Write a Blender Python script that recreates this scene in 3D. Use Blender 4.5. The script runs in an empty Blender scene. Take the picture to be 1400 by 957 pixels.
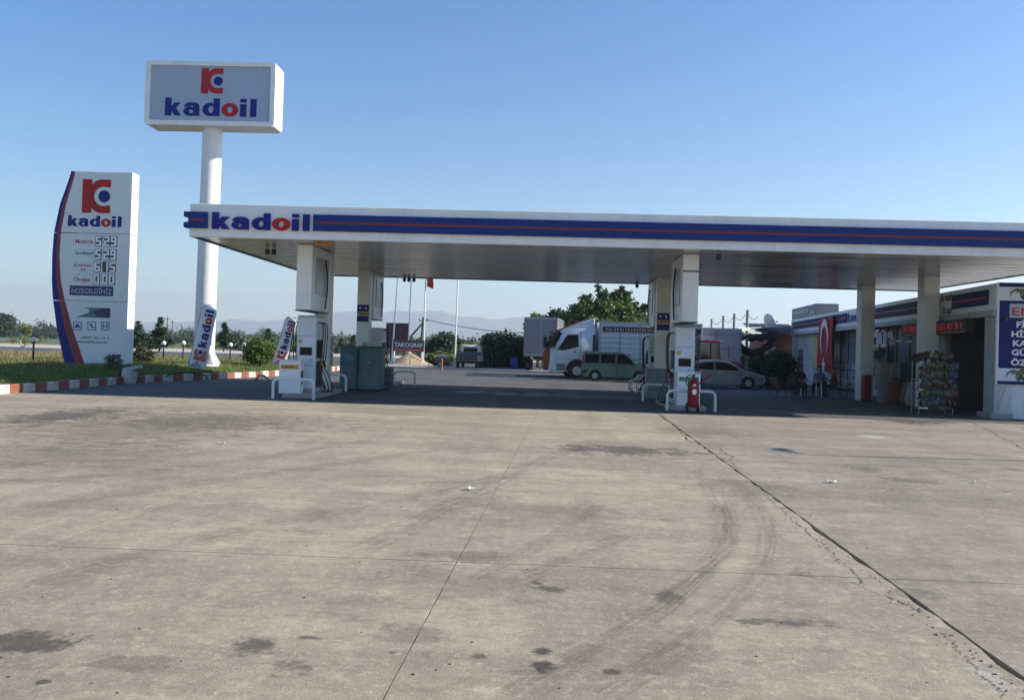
import bpy, bmesh, math, random
import numpy as np
from mathutils import Vector, Matrix
random.seed(7); rng = np.random.default_rng(7)
R = math.radians
scene = bpy.context.scene
COL = scene.collection

# ------------------------------------------------------------------ camera
F_PX, YAW, PITCH, ROLL, PY, EYE = 1166.0, R(2.206), R(.803), R(1.685), 460.3, 1.75
def _dirs(d):
    cy, sy, cp, sp, cr, sr = math.cos(YAW), math.sin(YAW), math.cos(PITCH), math.sin(PITCH), math.cos(ROLL), math.sin(ROLL)
    x = d[0]*cy + d[1]*sy; y = -d[0]*sy + d[1]*cy; z = d[2]
    y2 = y*cp + z*sp; z2 = -y*sp + z*cp
    return (x*cr + z2*sr, y2, -x*sr + z2*cr)
CM = np.array([_dirs(e) for e in np.eye(3)]).T          # rows: right, forward, up in world axes
cam_d = bpy.data.cameras.new('camera'); cam = bpy.data.objects.new('camera', cam_d); COL.objects.link(cam)
right, fwd, up = CM[0], CM[1], CM[2]
cam.matrix_world = Matrix(((right[0], up[0], -fwd[0], 0), (right[1], up[1], -fwd[1], 0), (right[2], up[2], -fwd[2], EYE), (0, 0, 0, 1)))
cam_d.sensor_width = 36; cam_d.lens = 36*F_PX/1400; cam_d.shift_y = (PY-478.5)/1400
cam_d.clip_start = .05; cam_d.clip_end = 60000
scene.camera = cam
def ray(x, y):
    return CM.T @ np.array([(x-700)/F_PX, 1, -(y-PY)/F_PX])
def G(x, y, z=0.0):
    r = ray(x, y); t = (z-EYE)/r[2]; return r*t + np.array([0, 0, EYE])
def at(x, y, Y):
    r = ray(x, y); return r*Y/r[1] + np.array([0, 0, EYE])

# ------------------------------------------------------------------ light
SUN_AZ, SUN_EL = R(3.0), R(28.0)          # azimuth measured from +X towards +Y
sd = Vector((math.cos(SUN_AZ)*math.cos(SUN_EL), math.sin(SUN_AZ)*math.cos(SUN_EL), math.sin(SUN_EL)))
sl = bpy.data.lights.new('sun', 'SUN'); sl.energy = 5.0; sl.angle = R(.53); sl.color = (1, .93, .82)
so = bpy.data.objects.new('sun', sl); COL.objects.link(so); so.rotation_euler = sd.to_track_quat('Z', 'Y').to_euler()
so.location = (40, 0, 60)
w = bpy.data.worlds.new('World'); scene.world = w; w.use_nodes = True
nt = w.node_tree; bg = nt.nodes['Background']
sky = nt.nodes.new('ShaderNodeTexSky'); sky.sky_type = 'NISHITA'; sky.sun_disc = False
sky.sun_elevation = SUN_EL; sky.sun_rotation = R(90)-SUN_AZ; sky.altitude = 100; sky.air_density = 1.15; sky.dust_density = .25; sky.ozone_density = 3.0
hs = nt.nodes.new('ShaderNodeHueSaturation'); hs.inputs['Hue'].default_value = .510; hs.inputs['Saturation'].default_value = 1.35; hs.inputs['Value'].default_value = 1.0
nt.links.new(sky.outputs[0], hs.inputs['Color']); nt.links.new(hs.outputs[0], bg.inputs[0]); bg.inputs[1].default_value = .094
scene.view_settings.view_transform = 'Standard'; scene.view_settings.look = 'None'
scene.view_settings.exposure = .86; scene.view_settings.gamma = 1; scene.view_settings.use_curve_mapping = False
scene.render.engine = 'CYCLES'
scene.cycles.use_denoising = True
scene.cycles.max_bounces = 8; scene.cycles.volume_bounces = 1; scene.cycles.transparent_max_bounces = 16

# ------------------------------------------------------------------ materials
MATS = {}
def mat(name, col, rough=.6, metal=0, spec=.5, var=.0, vscale=3.0, bump=0, bscale=60, grime=0, trans=0, leaf=False, emit=0, coat=0):
    if name in MATS: return MATS[name]
    m = bpy.data.materials.new(name); m.use_nodes = True; n = m.node_tree.nodes; L = m.node_tree.links
    b = n['Principled BSDF']; b.inputs['Roughness'].default_value = rough; b.inputs['Metallic'].default_value = metal
    b.inputs['Specular IOR Level'].default_value = spec; b.inputs['Coat Weight'].default_value = coat
    b.inputs['Base Color'].default_value = (*col, 1)
    if emit:
        b.inputs['Emission Color'].default_value = (*col, 1); b.inputs['Emission Strength'].default_value = emit
    if var or grime or leaf:
        tc = n.new('ShaderNodeTexCoord'); no = n.new('ShaderNodeTexNoise'); no.inputs['Scale'].default_value = vscale
        no.inputs['Detail'].default_value = 6; no.inputs['Roughness'].default_value = .65
        L.new(tc.outputs['Object'], no.inputs['Vector'])
        ra = n.new('ShaderNodeMapRange'); ra.inputs[1].default_value = .25; ra.inputs[2].default_value = .75
        ra.inputs[3].default_value = 1-var; ra.inputs[4].default_value = 1+var
        L.new(no.outputs[0], ra.inputs[0])
        mx = n.new('ShaderNodeVectorMath'); mx.operation = 'SCALE'; mx.inputs[0].default_value = col
        L.new(ra.outputs[0], mx.inputs['Scale'])
        out = mx.outputs[0]
        if leaf:
            ge = n.new('ShaderNodeNewGeometry'); r2 = n.new('ShaderNodeMapRange'); r2.inputs[3].default_value = .6; r2.inputs[4].default_value = 1.5
            L.new(ge.outputs['Random Per Island'], r2.inputs[0])
            m2 = n.new('ShaderNodeVectorMath'); m2.operation = 'SCALE'; L.new(out, m2.inputs[0]); L.new(r2.outputs[0], m2.inputs['Scale']); out = m2.outputs[0]
        if grime:
            n2 = n.new('ShaderNodeTexNoise'); n2.inputs['Scale'].default_value = vscale*.6; n2.inputs['Detail'].default_value = 9; n2.inputs['Roughness'].default_value = .75
            mp = n.new('ShaderNodeMapping'); mp.inputs['Scale'].default_value = (1, 1, .25); L.new(tc.outputs['Object'], mp.inputs[0]); L.new(mp.outputs[0], n2.inputs['Vector'])
            cr = n.new('ShaderNodeMapRange'); cr.inputs[1].default_value = .48; cr.inputs[2].default_value = .72; cr.inputs[4].default_value = grime
            L.new(n2.outputs[0], cr.inputs[0])
            mm = n.new('ShaderNodeMix'); mm.data_type = 'RGBA'; L.new(cr.outputs[0], mm.inputs[0]); L.new(out, mm.inputs[6]); mm.inputs[7].default_value = (.16, .13, .10, 1)
            out = mm.outputs[2]
        L.new(out, b.inputs['Base Color'])
        if leaf:
            tr = n.new('ShaderNodeBsdfTranslucent'); L.new(out, tr.inputs[0]); ms = n.new('ShaderNodeMixShader'); ms.inputs[0].default_value = .35
            L.new(b.outputs[0], ms.inputs[1]); L.new(tr.outputs[0], ms.inputs[2]); L.new(ms.outputs[0], n['Material Output'].inputs[0])
    if bump:
        tc = n.new('ShaderNodeTexCoord'); no = n.new('ShaderNodeTexNoise'); no.inputs['Scale'].default_value = bscale; no.inputs['Detail'].default_value = 5
        L.new(tc.outputs['Object'], no.inputs['Vector']); bu = n.new('ShaderNodeBump'); bu.inputs['Strength'].default_value = bump; bu.inputs['Distance'].default_value = .02
        L.new(no.outputs[0], bu.inputs['Height']); L.new(bu.outputs[0], b.inputs['Normal'])
    MATS[name] = m; return m
WHITE = mat('white_paint', (.80, .81, .81), .45, var=.05, grime=.18, vscale=1.5)
CLAD = mat('white_cladding', (.77, .78, .78), .4, var=.06, grime=.2, vscale=.9, bump=.06, bscale=4)
BLUE = mat('sign_blue', (.007, .013, .19), .4, spec=.25, var=.1)
BANDBLUE = mat('band_blue', (.006, .026, .17), .4, spec=.25, var=.12, vscale=.6)
RED = mat('sign_red', (.40, .014, .018), .45, spec=.3, var=.08)
DKRED = mat('maroon_line', (.20, .015, .025), .45, var=.1)
BLACK = mat('black_rubber', (.012, .012, .013), .6, var=.15)
DGLASS = mat('dark_glass', (.008, .010, .013), .1, spec=.14)
STEEL = mat('galvanised_steel', (.38, .39, .40), .42, metal=.7, var=.12, grime=.2)
DSTEEL = mat('dark_steel', (.045, .048, .05), .45, metal=.4, var=.15)
SILVER = mat('silver_panel', (.55, .56, .57), .32, metal=.6, var=.05)
RAIL = mat('rail_paint', (.62, .70, .74), .45, var=.06, grime=.3, vscale=4)
CONC = mat('plinth_concrete', (.34, .33, .31), .85, var=.2, grime=.3, bump=.3)
ORANGE = mat('orange_print', (.62, .24, .02), .5, var=.1)
GREENP = mat('green_print', (.01, .20, .13), .5)
TEAL = mat('teal_metal', (.055, .13, .15), .45, var=.2, grime=.35, vscale=2)
RUBHOSE = mat('hose_rubber', (.015, .015, .016), .45)
BARK = mat('bark', (.13, .095, .065), .9, var=.3, bump=.6, bscale=20)
SOFFIT = mat('soffit_metal', (.46, .48, .50), .22, metal=.6, var=.14, vscale=.35, grime=.3, bump=.10, bscale=1.4)
GLASSG = mat('window_glass', (.03, .045, .05), .05, spec=.9)

# ------------------------------------------------------------------ mesh builder
class MB:
    def __init__(s): s.v = []; s.f = []
    def add(s, vs, fs):
        o = len(s.v); s.v += [tuple(map(float, p)) for p in vs]; s.f += [tuple(i+o for i in f) for f in fs]; return s
    def box(s, x0, x1, y0, y1, z0, z1):
        return s.add([(x0,y0,z0),(x1,y0,z0),(x1,y1,z0),(x0,y1,z0),(x0,y0,z1),(x1,y0,z1),(x1,y1,z1),(x0,y1,z1)],
                     [(0,3,2,1),(4,5,6,7),(0,1,5,4),(1,2,6,5),(2,3,7,6),(3,0,4,7)])
    def obox(s, c, sx, sy, sz, M=None):
        M = M or Matrix.Identity(3); c = Vector(c)
        pts = [c + M @ Vector((a*sx/2, b*sy/2, d*sz/2)) for d in (-1,1) for a, b in ((-1,-1),(1,-1),(1,1),(-1,1))]
        return s.add(pts, [(0,3,2,1),(4,5,6,7),(0,1,5,4),(1,2,6,5),(2,3,7,6),(3,0,4,7)])
    def cyl(s, p0, p1, r0, r1=None, n=12, caps=True):
        r1 = r0 if r1 is None else r1
        p0, p1 = Vector(p0), Vector(p1); d = (p1-p0).normalized()
        a = d.orthogonal().normalized(); b = d.cross(a); vs = []
        for p, r in ((p0, r0), (p1, r1)):
            vs += [p + (a*math.cos(t)+b*math.sin(t))*r for t in [2*math.pi*i/n for i in range(n)]]
        fs = [(i, (i+1) % n, n+(i+1) % n, n+i) for i in range(n)]
        if caps: fs += [tuple(range(n-1, -1, -1)), tuple(range(n, 2*n))]
        return s.add(vs, fs)
    def tube(s, pts, r, n=8, caps=True):
        pts = [Vector(p) for p in pts]; k = len(pts); rs = r if hasattr(r, '__len__') else [r]*k
        vs = []; a = None
        for i, p in enumerate(pts):
            d = (pts[min(i+1, k-1)]-pts[max(i-1, 0)]).normalized()
            a = d.orthogonal().normalized() if a is None else (a - d*a.dot(d)).normalized()
            b = d.cross(a)
            vs += [p + (a*math.cos(2*math.pi*j/n)+b*math.sin(2*math.pi*j/n))*rs[i] for j in range(n)]
        fs = [(i*n+j, i*n+(j+1) % n, (i+1)*n+(j+1) % n, (i+1)*n+j) for i in range(k-1) for j in range(n)]
        if caps: fs += [tuple(range(n-1, -1, -1)), tuple(range((k-1)*n, k*n))]
        return s.add(vs, fs)
    def lathe(s, prof, c=(0,0,0), n=16, axis='Z', caps=True):
        vs = []; k = len(prof); c = Vector(c)
        for r, h in prof:
            for j in range(n):
                t = 2*math.pi*j/n; x, y = r*math.cos(t), r*math.sin(t)
                vs.append(c + Vector({'Z': (x, y, h), 'Y': (x, h, y), 'X': (h, x, y)}[axis]))
        return s.add(vs, [(i*n+j, i*n+(j+1) % n, (i+1)*n+(j+1) % n, (i+1)*n+j) for i in range(k-1) for j in range(n)] + ([tuple(range(n)), tuple(range((k-1)*n, k*n))] if caps else []))
    def prism(s, poly, fr, d0, d1):
        o, ux, uy, un = [Vector(q) for q in fr]; n = len(poly)
        vs = [o+ux*a+uy*b+un*d for d in (d0, d1) for a, b in poly]
        return s.add(vs, [tuple(range(n-1, -1, -1)), tuple(range(n, 2*n))] + [(i, (i+1) % n, n+(i+1) % n, n+i) for i in range(n)])
    def ring(s, outer, inner, fr, d0, d1):
        o, ux, uy, un = [Vector(q) for q in fr]; n = len(outer)
        vs = [o+ux*a+uy*b+un*d for d in (d0, d1) for P in (outer, inner) for a, b in P]
        fs = []
        for i in range(n):
            j = (i+1) % n
            fs += [(i, n+i, n+j, j), (2*n+i, 2*n+j, 3*n+j, 3*n+i), (i, j, 2*n+j, 2*n+i), (n+i, 3*n+i, 3*n+j, n+j)]
        return s.add(vs, fs)
    def ball(s, c, r, n=10, m=7, sz=1):
        prof = [(max(r*math.sin(math.pi*i/m), .001), -r*sz*math.cos(math.pi*i/m)) for i in range(m+1)]
        return s.lathe(prof, c, n)
    def build(s, name, material, par=None, smooth=False, bevel=0, seg=1, fn=None, kind=None, ang=35):
        me = bpy.data.meshes.new(name); bm = bmesh.new()
        vs = [bm.verts.new(p) for p in s.v]
        for f in s.f:
            try: bm.faces.new([vs[i] for i in f])
            except ValueError: pass
        bmesh.ops.recalc_face_normals(bm, faces=bm.faces)
        if bevel:
            ed = [e for e in bm.edges if len(e.link_faces) == 2 and e.calc_face_angle(0) > .5]
            bmesh.ops.bevel(bm, geom=ed, offset=bevel, segments=seg, affect='EDGES', profile=.5, clamp_overlap=True)
        if fn:
            for v in bm.verts: v.co = fn(v.co)
        bm.to_mesh(me); bm.free()
        if smooth:
            for p in me.polygons: p.use_smooth = True
            me.set_sharp_from_angle(angle=R(ang))
        return link(name, me, material, par, kind)
def link(name, me, material, par=None, kind=None):
    if material is not None and not me.materials: me.materials.append(material)
    o = bpy.data.objects.new(name, me); COL.objects.link(o)
    if par: o.parent = par
    if kind: o['kind'] = kind
    return o
def tag(o, label, cat, group=None):
    o['label'] = label; o['category'] = cat
    if group: o['group'] = group
    return o
def thing(name, label, cat, loc=(0,0,0), rz=0, group=None):
    o = bpy.data.objects.new(name, None); COL.objects.link(o); o.empty_display_size = .2
    o.location = loc; o.rotation_euler = (0, 0, rz); return tag(o, label, cat, group)
def copy_tree(o, par=None):
    c = o.copy(); COL.objects.link(c)
    if par: c.parent = par
    for ch in list(o.children): copy_tree(ch, c)
    return c
def frame(o=(0,0,0), ux=(1,0,0), uy=(0,0,1), un=(0,-1,0)): return (o, ux, uy, un)
_fc = {}
def text(s, size, material, par, o, ux=(1,0,0), uy=(0,0,1), name='lettering', bold=.02, wide=1.0, depth=.006, align='LEFT', shear=0, width=None):
    """flat raised lettering; o is the baseline start, ux/uy the writing directions"""
    key = (s, bold, wide, depth, shear, align)
    if key not in _fc:
        cu = bpy.data.curves.new('t', 'FONT'); cu.body = s; cu.size = 1; cu.offset = bold; cu.extrude = depth/size/2; cu.align_x = align; cu.shear = shear; cu.resolution_u = 3
        ob = bpy.data.objects.new('t', cu); COL.objects.link(ob)
        me = bpy.data.meshes.new_from_object(ob.evaluated_get(bpy.context.evaluated_depsgraph_get()))
        bpy.data.objects.remove(ob); bpy.data.curves.remove(cu); _fc[key] = me
    me = _fc[key].copy(); me.name = name; me.materials.clear()
    ux, uy = Vector(ux).normalized(), Vector(uy).normalized(); un = ux.cross(uy)
    xs = [v.co.x for v in me.vertices]; w0 = max(xs)-min(xs) if xs else 1
    k = size*wide if width is None else width/w0
    for v in me.vertices: v.co = Vector(o)+ux*v.co.x*k+uy*v.co.y*size+un*v.co.z*size
    return link(name, me, material, par)
def ell(cx, cy, rx, ry, n=24, p=2.0):
    out = []
    for i in range(n):
        t = 2*math.pi*i/n; c, q = math.cos(t), math.sin(t)
        out.append((cx+rx*math.copysign(abs(c)**(2/p), c), cy+ry*math.copysign(abs(q)**(2/p), q)))
    return out
def kadoil(par, o, h, ux=(1,0,0), uy=(0,0,1), un=(0,-1,0), width=None, d=.03):
    """six heavy wide letters, the o in red; h is the ascender height"""
    sx = h if width is None else width/5.45
    ux2, uy2 = Vector(ux)*sx, Vector(uy)*h
    fr = (Vector(o), ux2, uy2, Vector(un))
    def rect(a, b, c, e): return [(a, c), (b, c), (b, e), (a, e)]
    m = MB(); m.prism([(0,0),(.37,0),(.37,.29),(.57,0),(.98,0),(.64,.44),(.95,.74),(.56,.74),(.37,.5),(.37,1),(0,1)], fr, 0, d); m.build('letter', BLUE, par)
    m = MB(); m.ring(ell(1.53,.25,.44,.26), ell(1.56,.25,.13,.105), fr, 0, d); m.prism(rect(1.68,2.05,0,.52), fr, 0, d+.001)
    m.prism([(1.13,.50),(1.48,.52),(1.55,.585),(1.66,.58),(1.69,.5),(2.05,.5),(2.02,.64),(1.9,.72),(1.7,.76),(1.45,.76),(1.25,.7),(1.15,.6)], fr, 0, d+.002); m.build('letter', BLUE, par)
    m = MB(); m.ring(ell(2.70,.37,.47,.38), ell(2.74,.37,.15,.2), fr, 0, d); m.prism(rect(2.89,3.26,0,1), fr, 0, d+.001); m.build('letter', BLUE, par)
    m = MB(); m.ring(ell(3.87,.37,.50,.385), ell(3.87,.37,.165,.185), fr, 0, d); m.build('letter', RED, par)
    m = MB(); m.prism(rect(4.48,4.85,0,.70), fr, 0, d); m.prism(rect(4.48,4.85,.80,1), fr, 0, d); m.build('letter', BLUE, par)
    m = MB(); m.prism(rect(5.08,5.45,0,1), fr, 0, d); m.build('letter', BLUE, par)
def emblem(par, o, h, ux=(1,0,0), uy=(0,0,1), un=(0,-1,0), d=.03, red=None, wx=1.0):
    fr = (Vector(o), Vector(ux)*h*wx, Vector(uy)*h, Vector(un)); red = red or RED
    arc = [(.68+.31*math.cos(R(t)), .5+.29*math.sin(R(t))) for t in range(-70, -291, -20)]
    m = MB(); m.prism([(0,0),(.30,0),(.30,.16),(.42,.05),(.58,0),(.9,0),(.9,.23)] + arc + [(.9,.77),(.9,1),(.58,1),(.42,.95),(.30,.84),(.30,1),(0,1)], fr, 0, d); m.build('emblem', red, par)
    m = MB(); m.prism(ell(.70,.5,.185,.18), fr, 0, d*.8); m.build('emblem_dot', BLUE, par)
def foliage(name, blobs, material, par, n_clump=120, per=26, leaf=.09, spread=.25, seed=1, flat=.6, stalk=None, kind=None, shell=.55, aspect=1.8):
    """leaf faces gathered in clumps spread through ellipsoids ((cx,cy,cz),(rx,ry,rz),weight)"""
    g = np.random.default_rng(seed); ws = np.array([b[2] for b in blobs], float); ws /= ws.sum()
    idx = g.choice(len(blobs), n_clump, p=ws); d = g.normal(size=(n_clump, 3)); d /= np.linalg.norm(d, axis=1)[:, None]
    r = shell + (1-shell)*g.random(n_clump)**.6
    c = np.array([blobs[i][0] for i in idx]) + d*r[:, None]*np.array([blobs[i][1] for i in idx])
    sz = spread*(.6+.8*g.random(n_clump))
    P = np.repeat(c, per, 0) + g.normal(size=(n_clump*per, 3))*np.repeat(sz, per)[:, None]*np.array([1, 1, flat])*.6
    N = g.normal(size=P.shape); N[:, 2] += .5; N /= np.linalg.norm(N, axis=1)[:, None]
    A = np.cross(N, g.normal(size=P.shape)); A /= np.linalg.norm(A, axis=1)[:, None]; B = np.cross(N, A)
    s = leaf*(.6+.8*g.random(len(P)))[:, None]
    V = np.stack([P-A*s*aspect*.5, P+B*s*.5, P+A*s*aspect*.5, P-B*s*.5], 1).reshape(-1, 3)
    if stalk is not None: V[:, 2] = np.maximum(V[:, 2], stalk)
    me = bpy.data.meshes.new(name); k = len(P)
    me.vertices.add(4*k); me.vertices.foreach_set('co', V.ravel()); me.loops.add(4*k); me.loops.foreach_set('vertex_index', np.arange(4*k, dtype=np.int32))
    me.polygons.add(k); me.polygons.foreach_set('loop_start', np.arange(0, 4*k, 4, dtype=np.int32)); me.polygons.foreach_set('loop_total', np.full(k, 4, dtype=np.int32)); me.update(calc_edges=True)
    return link(name, me, material, par, kind)

# ------------------------------------------------------------------ ground materials
def ground_mat(name, col, col2, stains_shade=(), lights=(), speck=.5, streak=.62, rough=.85):
    m = bpy.data.materials.new(name); m.use_nodes = True; n = m.node_tree.nodes; L = m.node_tree.links; b = n['Principled BSDF']
    ge = n.new('ShaderNodeNewGeometry'); P = ge.outputs['Position']
    def noise(scale, sx=1, sy=1, det=6, ro=.6, rot=0, off=0):
        mp = n.new('ShaderNodeMapping'); mp.inputs['Scale'].default_value = (sx, sy, 1); mp.inputs['Rotation'].default_value = (0, 0, rot); mp.inputs['Location'].default_value = (off, off*.7, 0)
        L.new(P, mp.inputs[0]); t = n.new('ShaderNodeTexNoise'); t.inputs['Scale'].default_value = scale; t.inputs['Detail'].default_value = det; t.inputs['Roughness'].default_value = ro
        L.new(mp.outputs[0], t.inputs['Vector']); return t.outputs[0]
    def rng_(v, a, c, lo, hi):
        r = n.new('ShaderNodeMapRange'); r.inputs[1].default_value = a; r.inputs[2].default_value = c; r.inputs[3].default_value = lo; r.inputs[4].default_value = hi; L.new(v, r.inputs[0]); return r.outputs[0]
    def mix(f, a, c):
        x = n.new('ShaderNodeMix'); x.data_type = 'RGBA'
        if hasattr(f, 'links'): L.new(f, x.inputs[0])
        else: x.inputs[0].default_value = f
        for s_, i in ((a, 6), (c, 7)):
            if hasattr(s_, 'links'): L.new(s_, x.inputs[i])
            else: x.inputs[i].default_value = (*s_, 1)
        return x.outputs[2]
    def math_(op, a, c):
        x = n.new('ShaderNodeMath'); x.operation = op
        for s_, i in ((a, 0), (c, 1)):
            if hasattr(s_, 'links'): L.new(s_, x.inputs[i])
            else: x.inputs[i].default_value = s_
        return x.outputs[0]
    c = mix(rng_(noise(.22, 1, 1, 5, .6), .35, .65, 0, 1), col, col2)
    dark = tuple(q*.45 for q in col2)
    c = mix(rng_(noise(.55, .35, 1.1, 8, .7, R(12)), .44, .64, 0, streak), c, dark)          # sweeping traffic film
    c = mix(rng_(noise(.5, 1.6, .25, 7, .7, R(-24), 3), .47, .66, 0, streak*.85), c, dark)
    c = mix(rng_(noise(1.3, .35, 1.5, 7, .75, R(3), 9), .49, .62, 0, streak*.8), c, tuple(q*.6 for q in col2))
    c = mix(rng_(noise(2.6, .5, 1, 6, .7, 0, 5), .50, .66, 0, .6), c, tuple(q*.5 for q in col2))
    c = mix(rng_(noise(3.4, 1, 1, 6, .7, 0, 15), .54, .68, 0, .45), c, tuple(min(1, q*1.25) for q in col))
    c = mix(rng_(noise(7.5, .7, 1, 6, .7, 0, 31), .50, .64, 0, .5), c, tuple(q*.62 for q in col2))
    c = mix(rng_(noise(15, 1, 1, 5, .7, 0, 41), .52, .66, 0, .5), c, tuple(min(1, q*1.2) for q in col))
    c = mix(rng_(noise(38, 1, 1, 3, .6), .40, .72, 0, speck), c, tuple(q*.55 for q in col))
    c = mix(rng_(noise(95, 1, 1, 2, .5, 0, 2), .60, .75, 0, speck*.9), c, tuple(min(1, q*1.5) for q in col))
    warp = math_('ADD', noise(2.2, 1, 1, 5, .65, 0, 20), math_('MULTIPLY', noise(11, 1, 1, 5, .7, 0, 27), .8))
    def spot(cx, cy, rx, ry, rot=0):
        mp = n.new('ShaderNodeMapping'); mp.vector_type = 'TEXTURE'; mp.inputs['Location'].default_value = (cx, cy, 0); mp.inputs['Rotation'].default_value = (0, 0, rot); mp.inputs['Scale'].default_value = (rx, ry, 1)
        L.new(P, mp.inputs[0]); ln = n.new('ShaderNodeVectorMath'); ln.operation = 'LENGTH'; L.new(mp.outputs[0], ln.inputs[0])
        v = math_('ADD', ln.outputs[1], rng_(warp, .6, 1.2, -1.0, 1.0)); return rng_(v, .5, 1.05, 1, 0)
    for cx, cy, rx, ry, a, rot in stains_shade: c = mix(math_('MULTIPLY', spot(cx, cy, rx, ry, rot), a), c, (.060, .052, .045))
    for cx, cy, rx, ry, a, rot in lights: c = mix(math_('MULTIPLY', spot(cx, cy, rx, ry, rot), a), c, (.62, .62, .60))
    L.new(c, b.inputs['Base Color']); b.inputs['Roughness'].default_value = rough; b.inputs['Specular IOR Level'].default_value = .25
    h = math_('ADD', math_('MULTIPLY', noise(70, 1, 1, 4, .7), .7), noise(9, 1, 1, 5, .6))
    bu = n.new('ShaderNodeBump'); bu.inputs['Strength'].default_value = .55; bu.inputs['Distance'].default_value = .012; L.new(h, bu.inputs['Height']); L.new(bu.outputs[0], b.inputs['Normal'])
    return m
def spot_px(x, y, wpx, hpx, a, rot=0):
    p = G(x, y); q = G(x+wpx/2, y); r = G(x, y-hpx/2)
    return (p[0], p[1], abs(q[0]-p[0]), abs(r[1]-p[1]), a, rot)
STAIN_SHADE = [spot_px(*q) for q in [(45,879,130,30,.8),(345,884,62,24,.75),(395,913,70,26,.6),(741,891,30,12,.9),(742,913,30,20,.85),(758,805,70,10,.75),
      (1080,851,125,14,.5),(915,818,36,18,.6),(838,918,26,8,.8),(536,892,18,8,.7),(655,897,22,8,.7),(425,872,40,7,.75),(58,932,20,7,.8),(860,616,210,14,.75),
      (1095,783,60,16,.45),(735,437+540*0+360,18,6,.7),(1090,852,150,10,.35),(300,575,420,24,.45),(90,568,170,30,.7),(1235,657,90,8,.55),(635,760,140,16,.45),(1020,668,150,26,.35),(1180,640,60,10,.4),(955,590,130,14,.35),(1235,574,84,10,.95),(560,870,120,30,.35),(180,905,150,20,.3),(1250,812,70,18,.4),(180,585,420,40,.35),(120,620,300,40,.3),(640,800,300,50,.22),(330,700,400,30,.22),(760,700,260,30,.2),(900,900,240,40,.22)]]  # darkest flat spot before the shop is a painted cast shadow; others are stains
STAIN_SHADE = [s for s in STAIN_SHADE]
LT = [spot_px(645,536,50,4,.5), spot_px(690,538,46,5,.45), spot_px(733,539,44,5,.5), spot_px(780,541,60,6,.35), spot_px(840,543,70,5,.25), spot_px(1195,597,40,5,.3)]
SLAB = ground_mat('worn_concrete', (.475, .408, .290), (.352, .30, .216), STAIN_SHADE, [spot_px(1195,597,40,5,.35), spot_px(1347,925,50,34,.3)])
SLAB2 = ground_mat('worn_grey_concrete', (.415, .356, .268), (.308, .264, .202), STAIN_SHADE, [spot_px(1195,597,40,5,.35), spot_px(1347,925,50,34,.3)])
ASPH = ground_mat('forecourt_asphalt', (.165, .155, .14), (.11, .106, .10), [], LT, speck=.3)
ROADM = mat('road_asphalt', (.075, .077, .085), .8, var=.15, vscale=.3)
DUST = mat('pale_dust', (.48, .43, .35), .9, var=.12, vscale=.4, bump=.3)
DIRT = mat('dry_earth', (.27, .215, .13), .95, var=.35, vscale=.12, bump=.4, bscale=6)
FIELD = mat('crop_field', (.075, .12, .035), .9, var=.3, vscale=.02)
TURF = mat('verge_soil', (.13, .125, .05), .95, var=.4, vscale=1.2, bump=.5, bscale=18)
JOINT = mat('joint_dirt', (.085, .072, .06), .95, var=.3)
PATCH = mat('raised_paving', (.30, .28, .26), .85, var=.2, vscale=.8)

# ------------------------------------------------------------------ terrain, road, fields, hills
def sheet(name, x0, x1, y0, y1, z, m, kind='structure'):
    b = MB(); b.add([(x0,y0,z),(x1,y0,z),(x1,y1,z),(x0,y1,z)], [(0,1,2,3)]); return b.build(name, m, None, kind=kind)
sheet('terrain', -12000, 12000, -200, 16000, -.20, DIRT)
sheet('field', -4000, 4000, 185, 2600, -.12, FIELD)
sheet('road_shoulder', -1500, 1500, 116, 150, -.10, DUST)
sheet('road', -1500, 1500, 74, 117.5, -.06, ROADM)
b = MB()
for k in range(-16, 30): b.box(-200+k*9, -196+k*9, 95.9, 96.1, -.0599, -.052)
for yy in (76, 115.5): b.box(-900, 900, yy, yy+.18, -.0599, -.052)
b.build('road_marking', mat('road_paint', (.7, .7, .68), .7, var=.1), None, kind='structure')
# forecourt: joint bed, slabs with recessed joints, asphalt behind
sheet('slab_bed', -60, 60, -12, 26, -.05, JOINT)
lot = thing('concrete_yard', 'worn tan concrete yard cast in large jointed slabs', 'yard', (0,0,0)); del lot['category']; del lot['label']; lot['kind'] = 'structure'
def jx(k, Y): return -.88+3.45*k+.031*Y
def jag(k, Y, side):
    if k != 1: return (rng.random()-.5)*.006
    amp = .022 if Y < 14.5 else .035
    a = abs(math.sin(Y*2.3)*math.sin(Y*5.1+1))*amp*1.4 + rng.random()*amp*.5
    if side < 0 and 5 < Y < 9.5: a += .028*max(0, math.sin(Y*1.7))
    return -a*(1 if side < 0 else .25)*1 if side < 0 else a*.3
rows = [(-8, -.40), (-.40, 6.96), (6.96, 14.36), (14.36, 21.75), (21.75, 25.2)]
def slab(kL, kR, y0, y1, xl=None, xr=None):
    g = .006; ys = np.linspace(y0+g, y1-g, 60 if (kL == 1 or kR == 1) else 4)
    Lp = [((xl if xl is not None else jx(kL, y)+.0035+jag(kL, y, 1)), y) for y in ys]
    Rp = [((xr if xr is not None else jx(kR, y)-.0035+jag(kR, y, -1)), y) for y in ys]
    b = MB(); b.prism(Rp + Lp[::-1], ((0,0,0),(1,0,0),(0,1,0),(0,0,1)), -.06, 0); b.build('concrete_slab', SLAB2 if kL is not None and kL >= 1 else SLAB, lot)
for r in rows:
    for k in (-1, 0, 1, 2): slab(k, k+1, *r)
    slab(3, None, *r, xr=13.6); slab(None, -1, *r, xl=-15.45)
for y0, y1 in rows:
    b = MB(); b.prism([(13.613, y0+.006), (60, y0+.006), (60, y1-.006), (13.613, y1-.006)], ((0,0,0),(1,0,0),(0,1,0),(0,0,1)), -.06, 0); b.build('concrete_slab', SLAB2, lot)
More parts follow.
